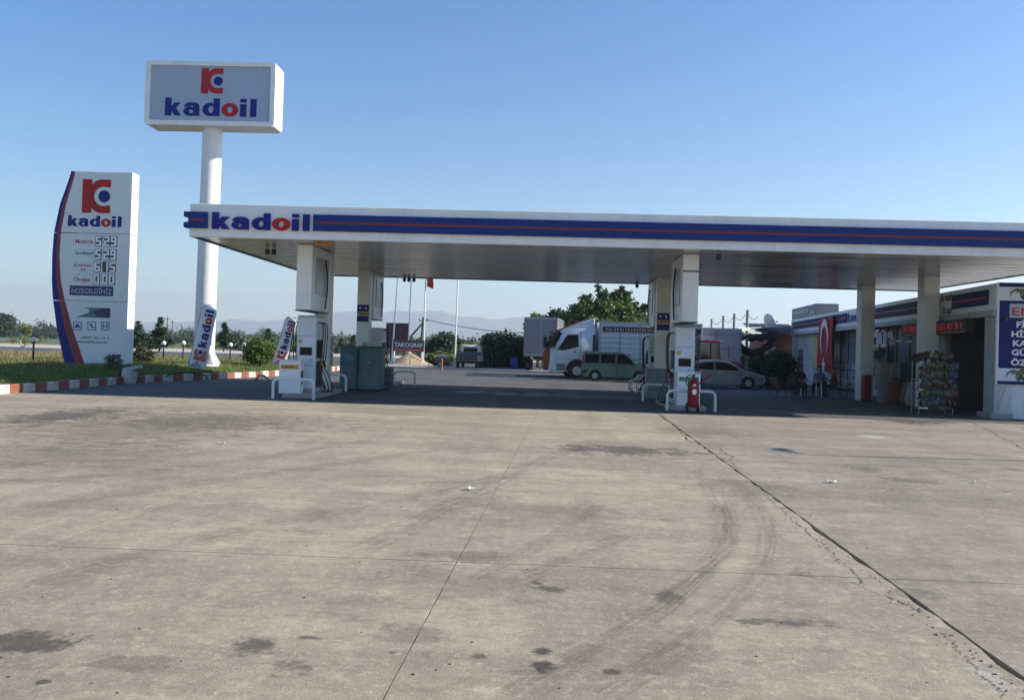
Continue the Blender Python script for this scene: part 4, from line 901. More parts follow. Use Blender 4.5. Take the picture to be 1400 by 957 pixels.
b = MB(); [b.box(.1+i*.13, .13+i*.13, .001, .012, 2.76, 2.78) for i in range(int((s2-s0-.2)/.13))]; b.build('led_dots', mat('led_pink', (.6, .2, .2), .5, emit=.1), lt, kind='stuff')
# big sign on the end wall
SX = np.array([-SN[0], -SN[1], 0]); SXV = (0, -1, 0)                # wall runs to local -Y
et = thing('end_wall_sign', 'large white and navy sign with fuel slogans and gold crests on shop end wall', 'sign', tuple(P0), SA)
NAVY = mat('sign_navy', (.009, .014, .12), .45, spec=.2, var=.06)
def EW(x, y): # end wall pixel -> (distance from corner, height)
    r = ray(x, y); o = np.array([0,0,EYE]); k = ((P0-o) @ SU)/(r @ SU); p = o+r*k; return -(p-P0) @ SN, p[2]
e0, zb_ = EW(1364, 526); e1, zt_ = EW(1369, 388); WDT = 3.3
def epanel(d0, d1, z0, z1, m_, out, name='sign_panel'):
    b = MB(); b.box(-out, -out+.03, -d1, -d0, z0, z1); return b.build(name, m_, et, bevel=.003)
epanel(.02, WDT, zb_, H+.02, SW, .05); 
za, zc = EW(1374, 500)[1], EW(1374, 412)[1]
zbB, zbT = EW(1364, 503)[1], EW(1371, 411)[1]
epanel(.10, WDT-.1, zbB, zbT, NAVY, .056); epanel(.08, WDT-.08, H-.12, H+.005, NAVY, .057); epanel(.08, WDT-.08, zb_+.02, zb_+.13, NAVY, .058)
def etext(s_, x, y, size, m_, wide=1.1, bold=.035, out=.0575):
    d, z = EW(x, y); return text(s_, size, m_, et, (-out-.003, -d, z), ux=(0,-1,0), uy=(0,0,1), wide=wide, bold=bold)
b = MB(); d, z = EW(1379, 433.5); b.box(-.065, -.0565, -d-.95, -d, z-.02, z+.42); b.build('word_board', mat('board_grey', (.40, .41, .45), .5), et)
etext('EN', 1381, 431.5, .36, RED, 1.5, .012, .066)
LW = mat('letter_white', (.72, .73, .75), .5)
for s_, x, y in (('FİYAT', 1388, 447.5), ('HİZMET', 1381, 460.5), ('KALİTE', 1383, 473), ('GÜVEN', 1381.5, 485.5), ('ÖZVERİ', 1380.5, 499)): etext(s_, x, y, .255, LW, 1.25)
GOLD = mat('crest_gold', (.12, .10, .03), .5, var=.3)
for x, y in ((1380, 409.5), (1374, 520.5)):
    d, z = EW(x, y); fr7 = ((-.051, -d, z), (0,-1,0), (0,0,1), (-1,0,0))
    b = MB(); b.prism([(.0,.10),(.06,.22),(.2,.30),(.16,.2),(.28,.24),(.30,.1),(.36,.2),(.42,.02),(.55,.26),(.60,.08),(.72,.24),(.86,.14),(.80,.32),(.62,.34),(.5,.48),(.38,.32),(.2,.36),(.04,.26)], fr7, 0, .01); b.build('crest', GOLD, et)
    b = MB(); b.prism([(.0,.10),(.06,.22),(.2,.30),(.16,.34),(.02,.24)], fr7, .0101, .014); b.prism([(.30,.1),(.38,-.02),(.46,.08),(.54,-.02),(.6,.08),(.45,.2)], fr7, .0102, .014); b.build('crest_shade', mat('crest_black', (.03, .03, .025), .5), et)
b = MB(); d, z = EW(1369, 437); b.box(-.3, -.05, -d-.08, -d, z-.04, z+.06); o = b.build('wall_lamp', DSTEEL, et)
# roof sign
s0, z0 = S(1108, 420); s2, _ = S(1076, 423)
rt = thing('roof_sign', 'grey board with pale capital letters standing on the far end of the shop roof', 'sign', tuple(P0+SU*S(1110, 430)[0]), SA)
Ls = S(1077.5, 437)[0]-S(1110, 430)[0]; zt = S(1110, 417)[1]
b = MB(); b.box(0, Ls, -1.6, -.25, H-.15, zt+.1); b.build('sign_board', mat('board_slate', (.20, .21, .22), .6, var=.2), rt, bevel=.02)
text('YAMAN', (zt-H)*.62, mat('letter_pale', (.55, .56, .58), .5), rt, (Ls-.5, -.246, H+.35), ux=(-1,0,0), uy=(0,0,1), width=Ls*.62)
b = MB(); b.ring(ell(Ls*.14, zt-.6, .55, .3, 16), ell(Ls*.14, zt-.6, .4, .18, 16), ((0,-.246,0),(1,0,0),(0,0,1),(0,1,0)), 0, .02); b.build('emblem', mat('letter_pale', (0,0,0)), rt)
# Turkish flag hanging from the fascia
fa, fb_ = S(1137, 470, .25)[0], S(1117.5, 470, .25)[0]; zt, zb_ = HB2+.62, S(1128, 508, .25)[1]
ft = thing('national_flag', 'long red flag with white crescent and star hanging on the shop front', 'flag', tuple(P0+SU*fa+SN*.14), SA); W_ = fb_-fa
n, mm_ = 24, 10; vs = [(W_*j/mm_, .06+.05*math.sin(j*1.1+i*.16)*(.3+i/n), zt+(zb_-zt)*i/n) for i in range(n+1) for j in range(mm_+1)]
b = MB(); b.add(vs, [(i*(mm_+1)+j, i*(mm_+1)+j+1, (i+1)*(mm_+1)+j+1, (i+1)*(mm_+1)+j) for i in range(n) for j in range(mm_)])
o = b.build('flag_cloth', mat('flag_red', (.42, .02, .025), .75, var=.1), ft, smooth=True); md = o.modifiers.new('thick', 'SOLIDIFY'); md.thickness = .006
fr8 = ((0, .14, 0), (1,0,0), (0,0,1), (0,1,0)); cxF, czF = W_*.48, zb_+(zt-zb_)*.62; r_ = W_*.27; zk = 1.0
FW = mat('flag_white', (.75, .75, .76), .7); b = MB(); na = 26
for a0, a1 in zip(np.linspace(-55, 235, na), np.linspace(-55, 235, na)[1:]):
    q = []
    for a in (a0, a1):
        th = .06+.34*max(0, math.sin(R((a+55)/290*180)))**1.2
        q += [(cxF+r_*math.cos(R(a)), czF+1.15*r_*math.sin(R(a))), (cxF+r_*(1-th)*math.cos(R(a)), czF+1.15*r_*(1-th)*math.sin(R(a)))]
    b.prism([q[0], q[2], q[3], q[1]], fr8, 0, .012)
b.build('crescent', FW, ft)
sr = W_*.15; cs = czF-r_*1.75; b = MB(); b.prism([(cxF+sr*(1 if k % 2 == 0 else .4)*math.cos(R(90+36*k)), cs+sr*(1 if k % 2 == 0 else .4)*math.sin(R(90+36*k))) for k in range(10)], fr8, 0, .012); b.build('star', FW, ft)
b = MB(); b.cyl((-.25,.06,zt+.02),(W_+.2,.06,zt+.02),.03,n=8); b.build('flag_rod', DSTEEL, ft)

# ------------------------------------------------------------------ goods in front of the shop
RX, RY = 12.92, 28.9
t = thing('snack_rack', 'crowded wire snack rack standing before the front shop column', 'display rack', (RX, RY, 0))
b = MB()
for x in (-.55, .55):
    for y in (-.28, .28): b.cyl((x,y,0),(x,y,1.75),.014,n=6)
b.build('upright', STEEL, t)
for z in (.18, .48, .78, 1.08, 1.38, 1.68):
    b = MB(); b.box(-.57, .57, -.3, .3, z, z+.012); b.build('shelf', DSTEEL, t); b = MB(); b.box(-.57, -.27, -.318, -.3005, z-.01, z+.04); b.build('price_rail', SILVER, t)
PK = []
def packet_mesh():
    b = MB(); n = 4; vs = []
    for i in range(n+1):
        for j in range(3):
            u, v = i/n-.5, j/2-.5; th = .04*(1-(2*u)**4)*(1-(2*v)**2*.75)
            vs.append((v*.14, -th, u*.24))
    for i in range(n+1):
        for j in range(3):
            u, v = i/n-.5, j/2-.5; th = .04*(1-(2*u)**4)*(1-(2*v)**2*.75); vs.append((v*.14, th, u*.24))
    fs = [(i*3+j, i*3+j+1, i*3+4+j, i*3+3+j) for i in range(n) for j in range(2)]; k = 3*(n+1); fs += [(a+k, d+k, c+k, b_+k) for (a, b_, c, d) in fs]; b.add(vs, fs); return b
cols = [(.17,.025,.03),(.04,.10,.04),(.16,.11,.03),(.04,.06,.13),(.13,.13,.125),(.09,.04,.07),(.11,.075,.045),(.03,.09,.085)]
cname = ['red', 'green', 'amber', 'blue', 'pale', 'plum', 'brown', 'turquoise']
pm = []
for c_, nm in zip(cols, cname):
    b = packet_mesh(); o = b.build('snack_packet', mat('packet_'+nm, tuple(q*.62 for q in c_), .35, var=.35, vscale=12), None, smooth=True); pm.append(o.data); bpy.data.objects.remove(o)
for zi, z in enumerate((.30, .60, .90, 1.20, 1.50)):
    sh = ('lowest shelf', 'second lowest shelf', 'middle shelf', 'second highest shelf', 'top shelf')[zi]
    for row in (0, 1):
        for x in np.arange(-.52+.05*row, .60, .105):
            k = random.choice([0,1,1,2,2,4,5,6,6] if z > .5 else [7,7,3,4,0])
            if x > .38: k = 3 if z > 1.1 else 7 if z > .7 else 0
            o = link('snack_packet', pm[k], None); o.location = (RX+x+random.uniform(-.02,.02), RY-.28-.10*row+random.uniform(-.04,.04), z+.13*row-.03+random.uniform(-.04,.04)); o.rotation_euler = (random.uniform(-.35,.2), random.uniform(-.35,.35), random.uniform(-.6,.6))
            hg = 'hanging before' if row else 'lying on'
            tag(o, '%s snack packet %s the %s of the wire rack' % (cname[k], hg, sh), 'snack packet', '%s snack packets %s the %s' % (cname[k], hg, sh))
for i in range(34):
    k = random.choice([0,0,5,6,1,2]); o = link('snack_packet', pm[k], None); x = random.uniform(-.6, .5); o.location = (RX+x, RY+random.uniform(-.3,.1), 1.76+random.uniform(0,.28)*(1-abs(x)*.9)); o.rotation_euler = (random.uniform(-1,1), random.uniform(-.6,.6), random.uniform(-1,1))
    tag(o, '%s snack packet heaped on top of the wire rack' % cname[k], 'snack packet', '%s snack packets heaped on the rack top' % cname[k])
CARD = mat('cardboard_grey', (.26, .25, .24), .8, var=.15); p = G(1193, 551)
cxB, cyB = 13.98, 35.3
for z0, sx, sz, lab in ((0, .62, .5, 'pale lowest box of the stack beside the rear shop column'), (.5, .8, .62, 'middle grey box of the stack beside the rear shop column'), (1.12, .78, .52, 'topmost grey box of the stack beside the rear shop column')):
    t = thing('carton', lab, 'box', (cxB, cyB, z0), random.uniform(-.1,.1), 'boxes stacked by the rear shop column'); b = MB(); b.box(-sx/2, sx/2, -.3, .3, 0, sz-.006); b.build('carton_body', CARD, t, bevel=.01)
    b = MB(); b.box(-sx/2-.004, sx/2+.004, -.04, .04, sz-.006, sz-.002); b.box(-.03, .03, -.304, -.3005, .02, sz*.7); b.build('tape', mat('tape', (.36, .33, .28), .4), t)
t = thing('red_cabinet', 'narrow dark red fire cabinet beside the rear shop column', 'cabinet', (13.38, 35.9, 0)); b = MB(); b.box(-.14, .15, -.14, .2, .05, 1.1); b.build('cabinet_body', mat('dull_red', (.16, .012, .018), .5), t, bevel=.02); b = MB(); b.box(-.1, .11, -.152, -.1395, .12, 1.04); b.build('door', mat('dull_red', (0,0,0)), t, bevel=.006); b = MB(); b.box(-.15, .16, -.15, .21, 0, .05); b.build('base', BLACK, t)
for k, (x, y, cc, lab) in enumerate(((14.05, 34.7, (.14,.06,.035), 'orange sack slumped against the shop window'), (14.3, 34.0, (.13,.10,.07), 'brown sack slumped against the shop window'), (14.2, 33.3, (.30,.31,.30), 'pale sack beside the front shop column'), (14.45, 35.1, (.05,.05,.05), 'black sack behind the grey boxes'))):
    t = thing('goods_sack', lab, 'sack', (x, y, 0)); b = MB(); b.lathe([(.02,0),(.27,.02),(.32,.25),(.29,.6),(.22,.85),(.1,.98),(.12,1.06),(.02,1.05)], n=14); b.build('sack_body', mat('sack%d' % k, cc, .8, var=.3, vscale=6), t, smooth=True, fn=lambda c: Vector((c.x*(1+.12*math.sin(c.z*9)), c.y*.8, c.z))); b = MB(); b.lathe([(.105,.95),(.125,.96),(.125,.99),(.105,1.0)], n=10); b.build('tie', BLACK, t)

# ------------------------------------------------------------------ people at the table
SKIN = mat('skin', (.32, .19, .13), .6); HAIR = mat('hair_dark', (.012, .010, .008), .6)
def person(loc, rz, label, shirt, trousers, arms=0, seat=.46):
    """seated figure facing local +Y, one skinned body"""
    t = thing('person', label, 'person', loc, rz)
    V = []; E = []; Rd = []
    def n_(p, r, par=None):
        V.append(p); Rd.append(r); i = len(V)-1
        if par is not None: E.append((par, i))
        return i
    pel = n_((0,0,seat+.10), .15); w = n_((0,.02,seat+.28), .135, pel); ch = n_((0,.06,seat+.47), .16, w); nk0 = n_((0,.08,seat+.60), .075, ch); nk = n_((0,.10,seat+.67), .052, nk0)
    hd = n_((0,.13,seat+.76), .085, nk); tp_ = n_((0,.12,seat+.86), .075, hd); n_((0,.19,seat+.77), .045, hd)
    for s in (-1, 1):
        hp = n_((s*.10,.02,seat+.06), .10, pel); kn = n_((s*.17,.44,seat+.05), .068, hp); an = n_((s*.17,.42,.10), .045, kn); n_((s*.18,.50,.045), .042, an)
        sh = n_((s*.19,.06,seat+.52), .062, ch); el = n_((s*.25,.14,seat+.27), .045, sh); wr = n_((s*.14,.36,seat+.24+.06*arms), .028, el); pa = n_((s*.13,.42,seat+.24+.06*arms), .03, wr)
        for k in range(4): f1 = n_((s*(.10+.02*k),.47-.004*k,seat+.23+.06*arms), .0095, pa); n_((s*(.10+.02*k),.50-.01*abs(k-1),seat+.205+.06*arms), .008, f1)
        n_((s*.095,.43,seat+.25+.06*arms), .010, pa)
    me = bpy.data.meshes.new('body'); me.from_pydata(V, E, []); o = bpy.data.objects.new('body', me); COL.objects.link(o); sk = o.modifiers.new('skin', 'SKIN'); sk.use_smooth_shade = True
    for i, r in enumerate(Rd): me.skin_vertices[0].data[i].radius = (r, r)
    me.skin_vertices[0].data[0].use_root = True
    sb = o.modifiers.new('sub', 'SUBSURF'); sb.levels = 1; sb.render_levels = 1
    bm_ = bpy.data.meshes.new_from_object(o.evaluated_get(bpy.context.evaluated_depsgraph_get())); bpy.data.objects.remove(o); bm_.name = 'body'; bm_.materials.clear()
    for m_ in (SKIN, shirt, trousers, BLACK): bm_.materials.append(m_)
    for p in bm_.polygons:
        c = p.center; p.use_smooth = True
        p.material_index = 3 if c.z < .11 else 2 if (c.z < seat+.14 and (abs(c.x) < .26 and not (c.z > seat+.18))) else 0 if (c.z > seat+.63 or (c.y > .32 and c.z > seat+.16)) else 1
    link('body', bm_, None, t)
    b = MB(); b.ball((0,.105,seat+.845), .105, 12, 8, .95); b.build('hair', HAIR, t, smooth=True, fn=lambda c: Vector((c.x, min(c.y, .17), max(c.z, seat+.80-(c.y-.1)*.0))))
    b = MB(); [b.ball((s*.032,.205,seat+.80), .012, 6, 5) for s in (-1, 1)]; b.build('eyes', BLACK, t)
    return t
def chair(loc, rz, label, m_):
    t = thing('chair', label, 'chair', loc, rz, 'chairs round the shop table')
    b = MB(); b.box(-.23, .23, -.22, .22, .40, .44); b.build('seat', m_, t, bevel=.015); b = MB(); b.box(-.22, .22, -.27, -.23, .5, .86); b.build('backrest', m_, t, bevel=.015)
    for s in (-1, 1):
        b = MB(); b.tube([(s*.23,.22,0),(s*.23,.2,.42),(s*.24,.18,.62),(s*.24,-.2,.64),(s*.23,-.25,.84)], .016, 6); b.build('side_frame', DSTEEL, t); b = MB(); b.tube([(s*.23,-.3,0),(s*.22,-.2,.42)], .016, 6); b.build('leg', DSTEEL, t)
        b = MB(); b.box(s*.24-.025, s*.24+.025, -.2, .18, .642, .665); b.build('armrest', DSTEEL, t)
DK = mat('cloth_charcoal', (.025, .026, .03), .85, var=.2); DB = mat('cloth_navy', (.02, .025, .05), .85, var=.2); LIL = mat('cloth_lilac', (.12, .11, .28), .85, var=.2); MR = mat('cloth_maroon', (.10, .015, .02), .85, var=.2)
CD = mat('chair_seat', (.04, .04, .042), .5)
tx, ty = 11.85, 38.6
pl = [((10.95, 37.7), -.75, 'person in dark clothes seated at the left end of the table, back turned', DK, DK, 0), ((11.9, 40.2), math.pi, 'person in dark jacket sitting behind the table against white wall', DB, DK, 1),
      ((12.75, 39.9), 2.5, 'person in lilac shirt sitting behind the table beside the red flag', LIL, DB, 1), ((12.9, 38.3), 1.4, 'person in maroon and black sitting at the table below the red flag', MR, DK, 1)]
for i, ((x, y), rz, lab, a_, c_, ar) in enumerate(pl):
    person((x, y, 0), rz, lab, a_, c_, ar); chair((x-.02*math.sin(rz), y, 0), rz, ['metal chair under the person at the left table end', 'metal chair behind the table against the white wall', 'metal chair under the person in lilac', 'metal chair under the person below the red flag'][i], CD)
chair((13.5, 37.9, 0), 1.2, 'empty metal chair before the printed shop doors', CD); chair((10.2, 37.6, 0), -1.0, 'empty metal chair left of the seated group beside the dark bush', CD)
t = thing('table', 'small pale table between the people outside the shop', 'table', (tx, ty, 0)); b = MB(); b.box(-.5, .5, -.4, .4, .70, .73); b.build('tabletop', SWG, t, bevel=.008)
for sx in (-1, 1):
    for sy in (-1, 1): b = MB(); b.cyl((sx*.45, sy*.35, 0), (sx*.42, sy*.33, .70), .022, n=8); b.build('leg', SILVER, t)

# ------------------------------------------------------------------ vehicles
def arch(cx, r, zc, z0, n=9):
    """wheel arch outline going from front (larger x) to rear along the sill line"""
    a0 = math.asin(max(-1, min(1, (z0-zc)/r))); return [(cx+r*math.cos(a), zc+r*math.sin(a)) for a in np.linspace(a0, math.pi-a0, n)]
def wheel(par, x, y, r, wd, rimm, spokes=6, truck=False):
    s = 1 if y > 0 else -1; t = MB(); t.lathe([(r*.55,-wd/2),(r*.93,-wd/2),(r,-wd/2+.03),(r,wd/2-.03),(r*.93,wd/2),(r*.55,wd/2)], (0,0,0), 24, 'Y', caps=False); t.lathe([(.005, s*(wd/2-.075)), (r*.56, s*(wd/2-.07)), (r*.56, s*(wd/2-.11)), (.005, s*(wd/2-.11))], (0,0,0), 20, 'Y', caps=False); wv = t.build('wheel', BLACK, par, smooth=True); wv.location = (x, y, r)
    b = MB(); b.lathe([(r*.60, s*(wd/2-.04)), (r*.60, s*(wd/2-.012)), (r*.54, s*(wd/2-.012)), (r*.52, s*(wd/2-.07))], (0,0,0), 24, 'Y')
    pass
    for k in range(spokes):
        a = 2*math.pi*k/spokes; u = Vector((math.cos(a), 0, math.sin(a))); q = Vector((-math.sin(a), 0, math.cos(a)))
        b.prism([(.02, -r*.07), (r*.56, -r*.10), (r*.56, r*.10), (.02, r*.07)], ((0, s*(wd/2-.068), 0), u, q, (0, s, 0)), 0, .04)
    b.cyl((0, s*(wd/2-.07), 0), (0, s*(wd/2+(.05 if truck else -.01)), 0), r*.16, r*.13, 10); b.build('rim', rimm, wv, smooth=True)
def taper(belt, k, nose=None):
    def fn(c):
        y = c.y*(1-k*max(0, c.z-belt)); 
        if nose: x0, x1, q = nose; y *= 1-q*max(0, abs(c.x)-x0)**2
        return Vector((c.x, y, c.z))
    return fn
def side(b, poly, hw, d=.006, ins=.02):
    for s in (-1, 1): b.prism(poly, ((0, s*hw, 0), (1,0,0), (0,0,1), (0, s, 0)), -ins, d)
def side_parts(nm, poly, hw, d, m_, t, fn=None, ins=.02):
    for s in (-1, 1):
        b = MB(); b.prism(poly, ((0, s*hw, 0), (1,0,0), (0,0,1), (0, s, 0)), -ins, d); b.build(nm, m_, t, fn=fn)
def car(label, loc, rz, prof, hw, belt, k, wheels, r, paint, wins, nose, seams, extra=None):
    t = thing('parked_car', label, 'car', loc, rz); fn = taper(belt, k, nose)
    b = MB(); n = 7; ysl = [-hw, -hw*.97, -hw*.6, 0, hw*.6, hw*.97, hw]
    # rounded shoulders: outermost slices are the profile pulled in a little
    cx = sum(p[0] for p in prof)/len(prof); cz = sum(p[1] for p in prof)/len(prof); vs = []
    for i, y in enumerate(ysl):
        q = .985 if i in (0, 6) else 1.0
        vs += [(cx+(px-cx)*q, y, cz+(pz-cz)*q) for px, pz in prof]
    m = len(prof); b.add(vs, [(i*m+j, i*m+(j+1) % m, (i+1)*m+(j+1) % m, (i+1)*m+j) for i in range(6) for j in range(m)] + [tuple(range(m)), tuple(range(6*m, 7*m))])
    body = b.build('body', paint, t, smooth=True, fn=fn, ang=30)
    for nm, poly in wins: side_parts(nm, poly, hw, .004, DGLASS, t, fn)
    for nm, (x0, z0, x1, z1), w_ in seams:
        d = Vector((x1-x0, z1-z0)).normalized(); o = Vector((-d.y, d.x))*w_
        side_parts(nm, [(x0-o.x, z0-o.y), (x1-o.x, z1-o.y), (x1+o.x, z1+o.y), (x0+o.x, z0+o.y)], hw, .002, BLACK, t, fn)
    for wx in wheels:
        b = MB(); b.box(wx-r*1.12, wx+r*1.12, -hw+.06, hw-.06, .12, r*2.05); b.build('wheel_well', BLACK, t)
        for s in (-1, 1): wheel(t, wx, s*(hw-.10), r, .2, mat('alloy', (.42, .43, .44), .45, metal=.3), 7)
    return t, fn
GREENC = mat('car_green', (.052, .125, .088), .34, var=.05, coat=.3, grime=.15); GREYC = mat('car_grey', (.19, .21, .225), .38, metal=.1, coat=.15, var=.04)
r = .31
pv = [(2.02,.32),(2.08,.45),(2.08,.72),(1.98,.86),(1.5,1.0),(1.18,1.08),(.62,1.58),(.45,1.66),(.1,1.72),(-.9,1.74),(-1.75,1.72),(-1.93,1.66),(-2.0,1.25),(-2.06,.95),(-2.08,.55),(-2.04,.34)]
low = [(-2.0,.26)] + [(-1.25-.4,.26)] + arch(-1.25, .37, .31, .26)[::-1] + [(-.8,.24),(.8,.24)] + arch(1.32, .37, .31, .26)[::-1] + [(1.98,.26)]
p = G(852, 522.3); 
t, fn = car('small green van like family car parked before the white truck', (p[0]-.35, 51.0, 0), R(-2), pv+low, .84, .95, .13, (-1.25, 1.32), r, GREENC,
    [('rear_side_window', [(-1.88,1.08),(-1.02,1.08),(-1.02,1.58),(-1.84,1.58)]), ('side_window', [(-.92,1.08),(-.08,1.08),(-.08,1.60),(-.92,1.60)]), ('front_window', [(.06,1.06),(.98,1.02),(1.02,1.10),(.60,1.50),(.44,1.58),(.06,1.58)])],
    (1.5, 2, .22), [('door_seam', (0,.35,0,1.62), .008), ('door_seam', (-.97,.6,-.97,1.6), .008), ('door_seam', (1.0,.4,1.0,1.0), .008), ('side_moulding', (-2.0,.62,2.0,.60), .03)])
side_parts('roof_rail', [(-1.95,1.685),(.35,1.70),(.35,1.73),(-1.95,1.715)], .78, .03, DSTEEL, t, fn)
side_parts('rear_bumper_trim', [(-2.06,.42),(-1.75,.42),(-1.75,.60),(-2.07,.60)], .84, .006, DSTEEL, t, fn)
side_parts('tail_light', [(-2.03,1.0),(-1.96,1.0),(-1.93,1.5),(-1.99,1.5)], .84, .006, RED, t, fn)
side_parts('window_trim', [(-1.92,1.045),(1.0,1.0),(1.0,1.02),(-1.92,1.07)], .84, .005, DSTEEL, t, fn)
for s in (-1, 1): b = MB(); b.box(.92, 1.08, s*.84-.0 if s > 0 else -.98, .98 if s > 0 else -.84, 1.06, 1.2); b.build('mirror', GREENC, t, bevel=.03)
[MB().box(-.25, -.08, s*.838-.012, s*.838+.012, .93, .97).build('handle', BLACK, t) for s in (-1, 1)]
b = MB(); b.prism([(.66,1.56),(1.16,1.09),(1.20,1.10),(.70,1.585)], ((0,0,0),(1,0,0),(0,0,1),(0,1,0)), -.66, .66); b.build('windscreen', DGLASS, t, fn=fn)
for s in (-1, 1): b = MB(); b.box(1.9, 2.06, min(s*.45, s*.76), max(s*.45, s*.76), .72, .86); b.build('headlight', SILVER, t, bevel=.02)
ps = [(2.18,.30),(2.28,.45),(2.24,.62),(2.1,.74),(1.55,.90),(1.15,.97),(.45,1.36),(.15,1.44),(-.35,1.475),(-.95,1.44),(-1.5,1.27),(-1.85,1.08),(-2.15,1.02),(-2.25,.85),(-2.27,.5),(-2.2,.32)]
lows = [(-2.1,.24),(-1.72,.22)] + arch(-1.32, .37, .31, .23)[::-1] + [(-.85,.2),(.85,.2)] + arch(1.36, .37, .31, .23)[::-1] + [(2.1,.24)]
p = G(1037, 531)
t, fn = car('silver grey saloon car parked before the red tractor', (p[0]-2.30, 45.6, 0), R(-1.5), ps+lows, .88, .88, .20, (-1.32, 1.36), .31, GREYC,
    [('rear_window', [(-1.55,.99),(-.42,.95),(-.42,1.36),(-.9,1.34),(-1.3,1.2)]), ('front_window', [(-.34,.95),(.92,.93),(.98,.97),(.42,1.27),(.1,1.36),(-.34,1.38)])],
    (1.5, 2, .22), [('door_seam', (-.38,.32,-.38,1.4), .008), ('door_seam', (.98,.4,.98,.95), .008), ('door_seam', (-1.3,.62,-1.45,.95), .008), ('side_moulding', (-1.9,.55,2.1,.52), .022)])
for s in (-1, 1):
    b = MB(); b.box(.80, .98, .88 if s > 0 else -1.03, 1.03 if s > 0 else -.88, .93, 1.07); b.build('mirror', GREYC, t, bevel=.03)
    b = MB(); b.box(1.95, 2.2, min(s*.5, s*.78), max(s*.5, s*.78), .62, .73); b.build('headlight', SILVER, t, bevel=.02)
[MB().box(q, q+.17, s*.88-.012, s*.88+.012, .82, .86).build('handle', SILVER, t) for s in (-1, 1) for q in (-.2, -1.2)]
side_parts('window_trim', [(-1.6,.955),(.98,.90),(.98,.918),(-1.6,.975)], .88, .005, SILVER, t, fn)
side_parts('roof_trim', [(-1.3,1.22),(-.9,1.365),(-.35,1.405),(.1,1.385),(.44,1.29),(.46,1.31),(.1,1.41),(-.35,1.43),(-.9,1.385),(-1.32,1.235)], .88, .004, SILVER, t, fn)
b = MB(); b.prism([(.48,1.36),(1.13,.98),(1.16,.995),(.5,1.385)], ((0,0,0),(1,0,0),(0,0,1),(0,1,0)), -.7, .7); b.build('windscreen', DGLASS, t, fn=fn)

